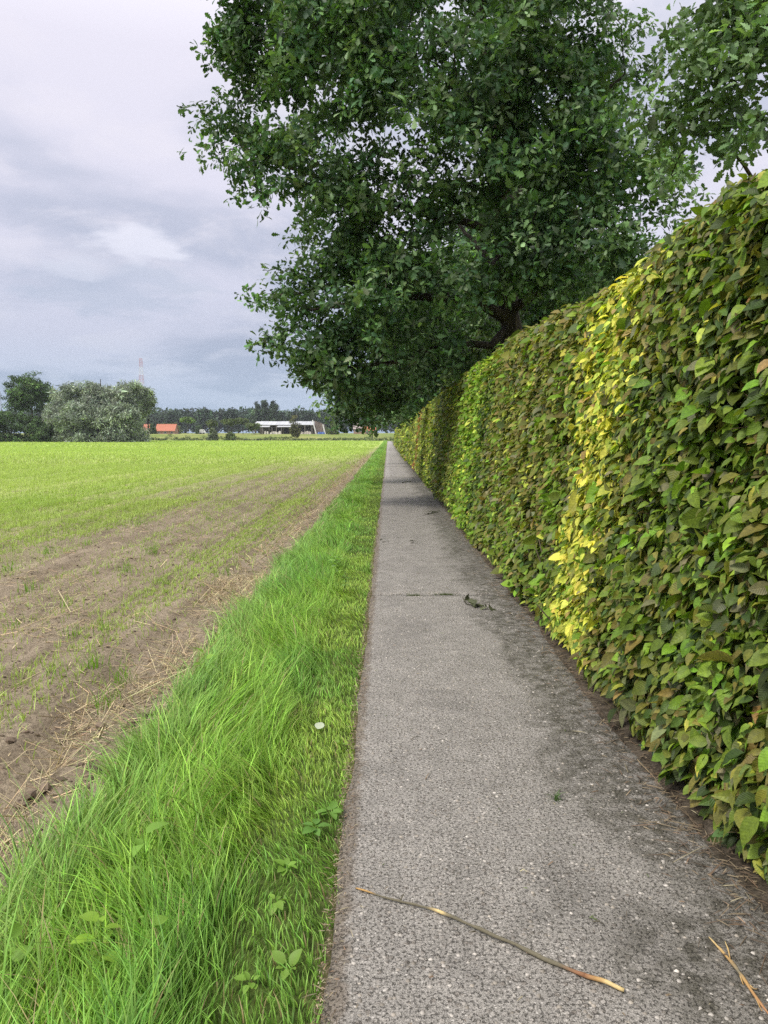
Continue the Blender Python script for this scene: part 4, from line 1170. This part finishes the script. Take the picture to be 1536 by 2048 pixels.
# sown crop: seedlings in drilled rows
def crop(x0, x1, y0, y1, dens, hs, ws, seg=2):
    n = int((x1 - x0) * (y1 - y0) * dens)
    x = RNG.uniform(x0, x1, n); y = RNG.uniform(y0, y1, n)
    row = np.round(x / .125) * .125 + RNG.normal(0, .016, n)
    x = np.where(RNG.random(n) < .8, row, x)
    edge = x + 5.0 * (fbm(x * .5, y * .12, 131, 4) - .5)
    dense = sstep(-edge, 5.0, 8.6)
    tram = sstep(np.abs(((x + 2.55) % 3.4) - 1.7), .10, .35)          # wheel marks stay bare
    spots = sstep(fbm(x * 2.1, y * .8, 133, 3), .58, .74)
    band = sstep(fbm(x * 1.7, y * .06, 135, 3), .46, .60)
    farp = sstep(y + 3 * x, 5, 60) * .5 + .6 * sstep(y, 6, 30)
    pk = (.20 + .75 * spots * (.3 + band) + .75 * band * (.35 + .65 * sstep(y, 3, 10))) * tram * sstep(-x, 1.5, 2.3)
    pk = np.maximum(pk, dense * (.35 + .65 * fbm(x * 1.6, y * .6, 137, 4)) * (.4 + .6 * tram)); pk = np.maximum(pk, farp * sstep(-x, 1.5, 3.2) * fbm(x * 1.2, y * .2, 138, 3) * 1.1)
    k = RNG.random(n) < pk
    x, y, dense = x[k], y[k], dense[k]; n = len(x)
    h = hs * (.7 + .5 * dense) * np.exp(RNG.normal(0, .35, n))
    la = RNG.uniform(0, 2 * math.pi, n); ld = np.stack([np.cos(la), np.sin(la)], 1)
    yel = fbm(x * .25, y * .08, 139, 3)[:, None]
    C = np.array([.37, .52, .12]) * (1 - yel) + np.array([.47, .58, .18]) * yel
    C = C * np.exp(RNG.normal(0, .2, (n, 1)))
    z = field_z(x, y) - .005
    return blades(np.stack([x, y, z], 1), h, RNG.uniform(.1, .9, n), ld, np.full(n, ws), C, seg)
cl_ = [crop(-9, -1.35, 1.8, 9, 900, .095, .0075, 3), crop(-18, -9, 5, 18, 600, .10, .007), crop(-10, -1.35, 9, 20, 850, .10, .009), crop(-32, -1.4, 18, 45, 250, .11, .014), crop(-70, -1.5, 45, 110, 34, .13, .045), crop(-150, -1.6, 110, 264, 4, .16, .15)]
# self-sown tufts that stand out
tp = []
for u, v, s in [(185, 1335, 1.0), (205, 1260, .5), (250, 1360, .8), (215, 1405, .7), (130, 1210, .6), (305, 1105, 1.0), (250, 1140, .8), (280, 1050, .9), (385, 1115, .5), (175, 1090, .6), (95, 1105, .8), (150, 1265, .4), (455, 1150, .5), (330, 1165, .4), (60, 1180, .5), (480, 1050, .6), (40, 1250, .4), (120, 1350, .4), (15, 1140, .7), (415, 1040, .6), (540, 1010, .6)]:
    p = ground(u, v, -.04); n = int(38 * s)
    q = np.stack([p[0] + RNG.normal(0, .03, n) * (1 + p[1] * .06), p[1] + RNG.normal(0, .05, n) * (1 + p[1] * .05), np.full(n, -.06)], 1)
    la = RNG.uniform(0, 6.28, n)
    tp.append(blades(q, .15 * (.7 + .4 * s) * np.exp(RNG.normal(0, .3, n)), RNG.uniform(.1, .9, n), np.stack([np.cos(la), np.sin(la)], 1), np.full(n, .006), np.array([.19, .38, .03]) * np.exp(RNG.normal(0, .15, (n, 1))), 3))
tag(link('crop_seedlings', mesh_np('crop_seedlings', *join_parts(cl_ + tp), mats=[M['grass']])), 'young green crop seedlings in rows across the brown field', None, kind='stuff')

# straw and stubble lying on the soil
def straw(n, x0, x1, y0, y1, ln, r, pw=1.0, lie=.25):
    x = x0 + (x1 - x0) * RNG.random(n) ** pw; y = RNG.uniform(y0, y1, n)
    k = RNG.random(n) < .15 + .85 * sstep(fbm(x * 1.8, y * .9, 141, 4), .38, .66)
    x, y = x[k], y[k]; n = len(x)
    a = RNG.uniform(0, 2 * math.pi, n); el = np.abs(RNG.normal(0, lie, n))
    L = ln * np.exp(RNG.normal(0, .5, n))
    d = np.stack([np.cos(a) * np.cos(el), np.sin(a) * np.cos(el), np.sin(el)], 1)
    c = np.stack([x, y, field_z(x, y) + .006], 1)
    A, B = c, c + d * L[:, None] + RNG.normal(0, .004, (n, 3))
    s1 = norm(np.cross(d, [0, 0, 1.0]) + 1e-6); s2 = np.cross(s1, d)
    rr = r * np.exp(RNG.normal(0, .3, n))[:, None]
    V = []
    for e in (A, B):
        for q in range(3):
            an = q * 2.094; V.append(e + (math.cos(an) * s1 + math.sin(an) * s2) * rr)
    V = np.stack(V, 1)
    f = np.array([(0, 1, 4, 3), (1, 2, 5, 4), (2, 0, 3, 5)])
    C = np.array([.52, .43, .26]) * np.exp(RNG.normal(0, .28, (n, 1))) * np.exp(RNG.normal(0, .05, (n, 3)))
    return V.reshape(-1, 3), [(f[None] + (np.arange(n) * 6)[:, None, None]).reshape(-1, 4)], np.repeat(C, 6, 0)
st = join_parts([straw(8500, -7, -1.2, 1.8, 9, .085, .0019), straw(4800, -1.95, -1.15, 1.8, 9, .10, .0019, 1, .5), straw(3600, -10, -1.3, 9, 20, .11, .0026), straw(2400, -1.9, -1.15, 9, 60, .16, .004, 1, .6), straw(420, -4.5, -1.25, 1.8, 7, .19, .0026, .8, .2)])
tag(link('straw', mesh_np('straw', *st, mats=[M['straw']])), 'pale loose straw and stubble lying on the field soil', None, kind='stuff')

# clods
def rock_tpl(seed):
    r = np.random.default_rng(seed)
    a = (1 + 5 ** .5) / 2
    v = norm(np.array([(-1, a, 0), (1, a, 0), (-1, -a, 0), (1, -a, 0), (0, -1, a), (0, 1, a), (0, -1, -a), (0, 1, -a), (a, 0, -1), (a, 0, 1), (-a, 0, -1), (-a, 0, 1)], float))
    f = np.array([(0, 11, 5), (0, 5, 1), (0, 1, 7), (0, 7, 10), (0, 10, 11), (1, 5, 9), (5, 11, 4), (11, 10, 2), (10, 7, 6), (7, 1, 8), (3, 9, 4), (3, 4, 2), (3, 2, 6), (3, 6, 8), (3, 8, 9), (4, 9, 5), (2, 4, 11), (6, 2, 10), (8, 6, 7), (9, 8, 1)])
    v = v * r.uniform(.7, 1.25, (12, 1)) * np.array([1, .8, .55])
    return v, [f], np.zeros((12, 2))
def rocks(P, S, C, seed):
    n = len(P); a = RNG.uniform(0, 6.28, n); z = np.zeros(n); o = np.ones(n)
    Rm = np.stack([np.stack([np.cos(a), -np.sin(a), z], 1), np.stack([np.sin(a), np.cos(a), z], 1), np.stack([z, z, o], 1)], 1)
    v, f, c, _ = place(rock_tpl(seed), P, Rm, S, C); return v, f, c
n = 5200
x = -1.25 - 6 * RNG.random(n) ** 1.4; y = 1.8 + 10 * RNG.random(n) ** 1.2
big = [ground(u, v, -.03) for u, v in [(270, 1440), (285, 1432), (258, 1452), (300, 1425), (245, 1465), (60, 1590), (90, 1575), (40, 1610), (190, 1540), (20, 1480), (200, 1450), (120, 1560), (150, 1580)]]
Pc = np.concatenate([np.stack([x, y, field_z(x, y)], 1), np.array(big)])
Sc = np.concatenate([.010 * np.exp(RNG.normal(0, .5, n)), np.full(len(big), .04)])
M['clod'] = plain('soil clod', None, .95, .1, 120, .4, .8, .004)
tag(link('soil_clods', mesh_np('soil_clods', *rocks(Pc, Sc, np.array([.15, .115, .085]) * np.exp(RNG.normal(0, .25, (len(Pc), 1))), 3), smooth=False, mats=[M['clod']])), 'crumbs and clods of brown earth on the field margin', None, kind='stuff')
# pebbles standing proud in the worn concrete (near slabs)
n = 4200
x = RNG.uniform(-.12, 1.15, n); y = 1.7 + 6.5 * RNG.random(n) ** 1.3
C = np.where(RNG.random((n, 1)) < .45, np.array([[.38, .35, .31]]), np.array([[.27, .24, .20]])) * np.exp(RNG.normal(0, .22, (n, 1)))
M['pebble'] = plain('pebble', None, .6, .4, 200, .25)
Pp = np.stack([x, y, .005 * (fbm(x * 3, y * 3, 43) - .5) - .0040], 1)
pe = part('pebbles', mesh_np('pebbles', *rocks(Pp, .0080 * np.exp(np.clip(RNG.normal(0, .35, n), -1, .45)), C, 6), mats=[M['pebble']]), path); pe['kind'] = 'stuff'

# litter along the edges of the path: dry clippings, bits of leaf
def litter(n, xf, y0, y1, ln, r, cols):
    y = y0 + (y1 - y0) * RNG.random(n) ** 1.4; x = xf(y, n)
    a = RNG.uniform(0, 6.28, n); L = ln * np.exp(RNG.normal(0, .5, n))
    d = np.stack([np.cos(a), np.sin(a), RNG.normal(0, .12, n)], 1)
    c = np.stack([x, y, np.full(n, .004) + .012 * RNG.random(n)], 1)
    s1 = norm(np.cross(d, [0, 0, 1.0])); rr = (r * np.exp(RNG.normal(0, .4, n)))[:, None]
    V = np.stack([c - s1 * rr, c + s1 * rr, c + d * L[:, None] + s1 * rr * .4 + [0, 0, .001], c + d * L[:, None] - s1 * rr * .4 + [0, 0, .001], c + d * L[:, None] * .5 + [0, 0, .004]], 1)
    f3 = np.array([(0, 1, 4), (1, 2, 4), (2, 3, 4), (3, 0, 4)])
    C = np.array(cols)[RNG.integers(0, len(cols), n)] * np.exp(RNG.normal(0, .3, (n, 1)))
    return V.reshape(-1, 3), [(f3[None] + (np.arange(n) * 5)[:, None, None]).reshape(-1, 3)], np.repeat(C, 5, 0)
DRY = [(.25, .20, .13), (.19, .145, .095), (.12, .09, .065), (.33, .29, .19), (.19, .13, .085)]
lt = join_parts([litter(2600, lambda y, n: -.205 + np.abs(RNG.normal(0, .03, n)), 1.5, 14, .014, .0011, DRY),
                 litter(2600, lambda y, n: 1.30 + RNG.normal(0, .10, n) + .1 * (vnoise(y * 1.5, y * 0, 151) - .5), 1.9, 16, .035, .0016, DRY[:3] + DRY[4:]),
                 litter(170, lambda y, n: 1.26 + RNG.normal(0, .09, n), 2.2, 14, .10, .0014, DRY),
                 litter(170, lambda y, n: RNG.uniform(-.1, 1.1, n), 1.9, 14, .014, .0015, DRY + [(.10, .14, .04)])])
tag(link('litter', mesh_np('litter', *lt, mats=[M['straw']])), 'dry clippings and leaf crumbs along both edges of the path', None, kind='stuff')

# broad leaved weeds in the verge
def rosette(name, p, nl, ln, col, label, group, tpl=ROUND, up=.5, stem=None):
    root = empty(name, tuple(p), label, 'weed', group)
    a = np.arange(nl) * 2.4 + RNG.uniform(0, 6) + RNG.normal(0, .35, nl); n = nl
    tip = np.stack([np.cos(a), np.sin(a), np.full(n, up) + RNG.normal(0, .4, n)], 1)
    nrm = np.stack([-np.cos(a) * .4, -np.sin(a) * .4, np.ones(n)], 1) + RNG.normal(0, .3, (n, 3))
    zz = np.linspace(.02, stem or .03, n)
    for i in range(n):
        base = np.array([math.cos(a[i]) * .012, math.sin(a[i]) * .012, zz[i]])
        Pw = np.array(p) + base
        me = leaves_mesh('leaf', tpl, Pw[None], frames(nrm[i:i + 1], tip[i:i + 1]), np.array([ln * (1 if stem else .8) * RNG.uniform(.45, 1.2)]), np.array([col]) * RNG.uniform(.85, 1.15), M['grass'])
        part('leaf', me, root)
    if stem:
        mb = MB(); mb.tube([np.array(p), np.array(p) + [.004, 0, stem / 2], np.array(p) + [0, 0, stem]], [.003, .0025, .0015], 5, np.array(col) * .8); mb.build('stem', [M['grass']], root, True)
    return root
GWD = 'broad leaved weeds in the verge grass'
for u, v, nl, ln, st, up, col, lab in [
    (205, 1985, 7, .060, .16, .2, (.24, .40, .04), 'bindweed shoot with heart shaped leaves at the bottom left'),
    (290, 1790, 5, .075, .14, .3, (.19, .35, .05), 'single pale broad leaf standing in the tall grass'),
    (20, 2020, 6, .055, .13, .3, (.20, .36, .05), 'leafy shoot in the bottom left corner'),
    (300, 1965, 5, .05, .12, .3, (.21, .37, .05), 'small leafy shoot right of the bindweed'),
    (410, 1395, 6, .07, .20, .2, (.22, .38, .05), 'yellowish green shoot at the field side of the tall grass'),
    (672, 1165, 12, .085, .24, .2, (.24, .40, .10), 'pale green bushy weed halfway along the verge'),
    (690, 1190, 9, .075, .18, .2, (.24, .40, .10), 'smaller pale weed beside the bushy one'),
    (630, 1680, 7, .07, None, .45, (.13, .27, .05), 'dark rosette beside the path right of the tall grass'),
    (570, 1760, 7, .06, None, .35, (.20, .36, .05), 'light green rosette in the short grass'),
    (555, 1830, 6, .055, None, .4, (.21, .36, .05), 'round leaved rosette below the light green one'),
    (575, 1960, 8, .06, None, .4, (.22, .37, .06), 'rosette in the short grass near the bottom of the picture'),
    (560, 1525, 6, .05, None, .4, (.24, .38, .09), 'pale rosette beside the brightest grass tuft'),
    (660, 1640, 7, .06, None, .4, (.15, .29, .05), 'rosette close to the path edge above the stick'),
    (500, 1990, 6, .05, None, .4, (.2, .35, .05), 'small rosette at the bottom left of the short grass'),
    (680, 1500, 6, .04, None, .4, (.22, .36, .06), 'tiny rosette at the path edge beside the pale leaf')]:
    p = ground(u, v, -.01); p[2] = verge_z(np.array(p[0]), np.array(p[1])) + (.02 if st is None else .08)
    rosette('weed', p - np.array([0, 0, .012]), nl, ln, tuple(np.array(col) * (1 if st else .95)), lab, GWD, HORN, up if st else up + .45, st)
GH = 'weeds at the foot of the hedge'
for u, v, nl, ln, col, lab in [(1420, 1560, 9, .07, (.08, .17, .05), 'leafy weed at the hedge foot beside the grass blade'), (1500, 1640, 9, .065, (.10, .19, .05), 'leafy weed at the hedge foot near the right edge'),
                               (1290, 1500, 6, .05, (.09, .14, .08), 'grey green weed beside the dead stems at the hedge foot'), (1515, 1745, 8, .06, (.08, .16, .06), 'round leaved weed at the lower right corner of the hedge'),
                               (1180, 1350, 6, .05, (.07, .13, .07), 'dark weed under the yellow leaves'), (1460, 1690, 7, .055, (.09, .17, .05), 'small weed beside the dry straws by the hedge')]:
    p = ground(u, v, .02); rosette('weed', p, nl, ln, col, lab, GH, HORN, .7, .12)
def tuft(name, u, v, n, h, col, label, w=.006, lean=(.3, 1), cat='grass tuft', z=0.0, group=None, ld=None):
    p = ground(u, v, z)
    q = np.stack([p[0] + RNG.normal(0, .012, n), p[1] + RNG.normal(0, .012, n), np.full(n, z - .01)], 1)
    la = RNG.uniform(0, 6.28, n) if ld is None else ld + RNG.normal(0, .35, n)
    b = blades(q, h * np.exp(RNG.normal(0, .25, n)), RNG.uniform(*lean, n), np.stack([np.cos(la), np.sin(la)], 1), np.full(n, w), np.array(col) * np.exp(RNG.normal(0, .15, (n, 1))), 5)
    return tag(link(name, mesh_np(name, *b, mats=[M['grass']])), label, cat, group)
tuft('grass_tuft', 1308, 1512, 3, .34, (.16, .26, .17), 'few blue green grass blades arching from the hedge foot', .011, (.8, 1.1), z=.02, ld=.4)
tuft('grass_tuft', 1385, 1545, 4, .22, (.15, .25, .10), 'short grass blades under the hedge right of the blue green ones', .007, z=.02, ld=2.6)
tuft('dry_grass', 480, 1300, 9, .42, (.45, .38, .2), 'tall dry grass stalks at the field side of the verge', .004, (.2, .6), 'dry grass')
tuft('dry_grass', 400, 1690, 8, .30, (.45, .40, .17), 'dry grass ears leaning in the tall green grass', .006, (.5, .9), 'dry grass')
tuft('dry_grass', 1240, 1450, 9, .22, (.30, .24, .13), 'tangle of dead stems at the hedge foot', .004, (.4, 1.1), 'dry grass', z=.02)
tuft('dry_grass', 1440, 1690, 6, .18, (.40, .33, .18), 'dry straws sticking out of the hedge foot', .004, (.6, 1.1), 'dry grass', z=.02)
tuft('dry_grass', 1120, 1275, 8, .2, (.36, .28, .16), 'dead stems beside the foot of the yellow leaves', .004, (.4, 1.1), 'dry grass', z=.02)
tuft('path_weed', 1112, 1598, 22, .06, (.09, .16, .05), 'small dark green weed growing through the concrete', .006, (.3, 1.1), 'weed')
def moss(u, v, wx, label):
    p = ground(u, v, 0); n = 160
    q = np.stack([p[0] + RNG.normal(0, wx, n), p[1] + RNG.normal(0, .012, n), np.full(n, -.012)], 1)
    la = RNG.uniform(0, 6.28, n)
    b = blades(q, .028 * np.exp(RNG.normal(0, .3, n)), RNG.uniform(.2, 1, n), np.stack([np.cos(la), np.sin(la)], 1), np.full(n, .006), np.array([.10, .14, .035]) * np.exp(RNG.normal(0, .25, (n, 1))), 2)
    tag(link('moss_patch', mesh_np('moss_patch', *b, mats=[M['grass']])), label, 'moss', 'moss in the slab joint')
moss(829, 1191, .03, 'small moss patch in the left part of the slab joint'); moss(890, 1189, .055, 'wider moss patch in the middle of the slab joint')

# ------------------------------------------------------------------ sticks and twigs on the path
BK = np.array([.14, .125, .085]); PEEL = np.array([.42, .26, .10]); WOOD = np.array([.60, .46, .22]); RED = np.array([.26, .13, .07])
def stick_tube(mb, pts, r, cols, kn=.0, wig=0.0):
    P = np.array([ground(u, v, 0) for u, v in pts]); 
    seg = np.linalg.norm(np.diff(P, axis=0), axis=1); cum = np.concatenate([[0], np.cumsum(seg)]); m = max(8, int(cum[-1] / .02))
    q = np.linspace(0, cum[-1], m)
    L = np.stack([np.interp(q, cum, P[:, a]) for a in range(3)], 1)
    for _ in range(2): L[1:-1] = (L[:-2] + 2 * L[1:-1] + L[2:]) / 4
    t = q / cum[-1]
    if wig: L[:, :2] += wig * np.stack([vnoise(t * 14, t * 0, 163) - .5, vnoise(t * 14, t * 0 + 9, 164) - .5], 1) * np.sin(t * math.pi)[:, None] ** .3
    rr = np.interp(t, np.linspace(0, 1, len(r)), r) * (1 + kn * (vnoise(t * 26, t * 0, 161) - .5))
    L[:, 2] = rr * .95 + .003 + .010 * np.sin(t * math.pi) ** 2 * .6
    C = np.array([np.interp(t, [c[0] for c in cols], [c[1][a] for c in cols]) for a in range(3)]).T
    mb.tube(L, rr, 9, C)
    return L
st_root = empty('stick', tuple(ground(980, 1880, 0)), 'long bare stick lying across the path with peeled yellow ends', 'stick')
mb = MB()
L = stick_tube(mb, [(712, 1779), (740, 1787), (765, 1797), (800, 1807), (835, 1815), (870, 1828), (905, 1842), (950, 1862), (1000, 1884), (1050, 1905), (1110, 1932), (1170, 1957)], [.0026, .0034, .0045, .005, .0056, .006, .0068], 
               [(0, PEEL), (.06, PEEL), (.10, BK), (.30, BK), (.345, BK), (.36, WOOD), (.40, WOOD), (.43, BK), (.9, BK * 1.1), (.97, RED), (1, RED)], .5, .010)
mb.build('shaft', [M['twig']], st_root, True)
mb = MB(); stick_tube(mb, [(1170, 1957), (1195, 1967), (1212, 1973), (1248, 1986)], [.0068, .0064, .0056], [(0, RED), (.4, PEEL), (.55, WOOD), (1, WOOD * 1.1)], .05); mb.build('peeled_end', [M['twig']], st_root, True)
for u, v, du, dv in [(800, 1806, 8, -10), (868, 1825, -6, -8), (950, 1868, -12, 6)]:
    a, b = ground(u, v, 0), ground(u + du, v + dv, 0); a[2] = .01; b[2] = .016
    mb = MB(); mb.tube([a, (a + b) / 2, b], [.0025, .002, .001], 5, BK); mb.build('stub', [M['twig']], st_root, True)
s2 = empty('split_twig', tuple(ground(1480, 1950, 0)), 'split yellow twig with splinters at the lower right of the path', 'twig')
mb = MB(); stick_tube(mb, [(1418, 1877), (1438, 1900), (1455, 1922), (1480, 1955), (1500, 1985), (1520, 2012), (1545, 2040)], [.002, .004, .005, .005, .004, .003], [(0, WOOD), (.3, PEEL), (.5, BK * 1.4), (.6, PEEL), (1, RED * 1.4)], .4); mb.build('shaft', [M['twig']], s2, True)
for pts in ([(1450, 1885), (1456, 1905), (1462, 1930)], [(1478, 1948), (1482, 1965), (1487, 1972)], [(1484, 1962), (1505, 1985), (1516, 1980)], [(1488, 1960), (1510, 2000), (1524, 2025)]):
    mb = MB(); stick_tube(mb, pts, [.0015, .0025, .001], [(0, WOOD), (1, PEEL)], .3); mb.build('splinter', [M['twig']], s2, True)
def leafy_twig(pts, nl, ln, label, col=(.075, .085, .04), r=.004):
    root = empty('leafy_twig', tuple(ground(*pts[len(pts) // 2], 0)), label, 'twig', 'fallen leafy twigs on the path')
    mb = MB(); L = stick_tube(mb, pts, [r, r * .5], [(0, BK * .7), (1, BK * .6)], .3); mb.build('shaft', [M['twig']], root, True)
    for k in range(nl):
        p = L[RNG.integers(len(L) // 4, len(L))] + RNG.normal(0, .012, 3) * [1, 1, 0] + [0, 0, .012 + .02 * RNG.random()]
        part('leaf', leaves_mesh('leaf', OAKL_MID, p[None], frames(np.array([[0, -.3, 1.0]]) + RNG.normal(0, .5, (1, 3)), RNG.normal(0, 1, (1, 3)) * [1, 1, .3]), np.array([ln * RNG.uniform(.8, 1.2)]), np.array([col]) * RNG.uniform(.7, 1.4), M['straw']), root)
leafy_twig([(925, 1195), (932, 1210), (950, 1213), (966, 1216), (982, 1221)], 16, .085, 'fallen leafy oak twig just below the slab joint')
leafy_twig([(845, 1032), (855, 1029), (864, 1027), (873, 1024)], 8, .08, 'dark leafy twig on the path under the hedge farther on', (.05, .055, .03))
leafy_twig([(766, 1085), (772, 1084)], 4, .05, 'scrap of dark leaf at the left path edge', (.05, .05, .03))
leafy_twig([(822, 1087), (828, 1086)], 3, .05, 'small dark scrap in the middle of the path', (.04, .04, .025))
def twig(pts, r, label, c=BK):
    mb = MB(); stick_tube(mb, pts, [r, r * .6], [(0, c), (1, c * .8)], .4)
    tag(mb.build('twig', [M['twig']], None, True), label, 'twig', 'small twigs on the path')
twig([(804, 966), (815, 964), (826, 963)], .012, 'thin bare twig across the path in the distance')
twig([(1186, 1846), (1195, 1848), (1208, 1851)], .0022, 'short dark twig right of the long stick', BK * .7)
twig([(851, 1560), (856, 1553), (858, 1548)], .0016, 'tiny brown twig left of the path middle', np.array([.3, .2, .1]))
twig([(820, 1482), (830, 1477), (837, 1474)], .0018, 'short grey twig on the left side of the path', BK)
twig([(1274, 1520), (1290, 1540), (1310, 1560), (1324, 1578)], .0022, 'curved pale twig lying off the hedge foot', np.array([.33, .25, .15]))
twig([(1040, 1745), (1048, 1744), (1054, 1746)], .0022, 'pale chip of wood in the middle of the path', np.array([.6, .55, .35]))
twig([(813, 1322), (820, 1319)], .002, 'tiny dark twig beyond the short grey one', BK * .7)
# pale fallen leaf in the short grass
p = ground(635, 1458, .03)
tag(link('fallen_leaf', leaves_mesh('fallen_leaf', ROUND, p[None], frames(np.array([[0, -.45, 1.0]]), np.array([[.35, 1, .15]])), np.array([.062]), np.array([[.42, .47, .34]]), M['straw'])), 'single pale fallen leaf on the short grass beside the path', 'leaf')

# ------------------------------------------------------------------ air
hz = NT('air')
pv = hz.N('ShaderNodeVolumePrincipled'); pv.inputs['Color'].default_value = (.86, .91, 1.0, 1); pv.inputs['Density'].default_value = .00015
hz.t.links.new(pv.outputs[0], hz.out.inputs['Volume'])
mb = MB(); mb.box((-930, -320, -2), (930, 1120, 82))
tag(mb.build('haze', [hz.m]), 'thin pale haze over the fields', None, kind='stuff')
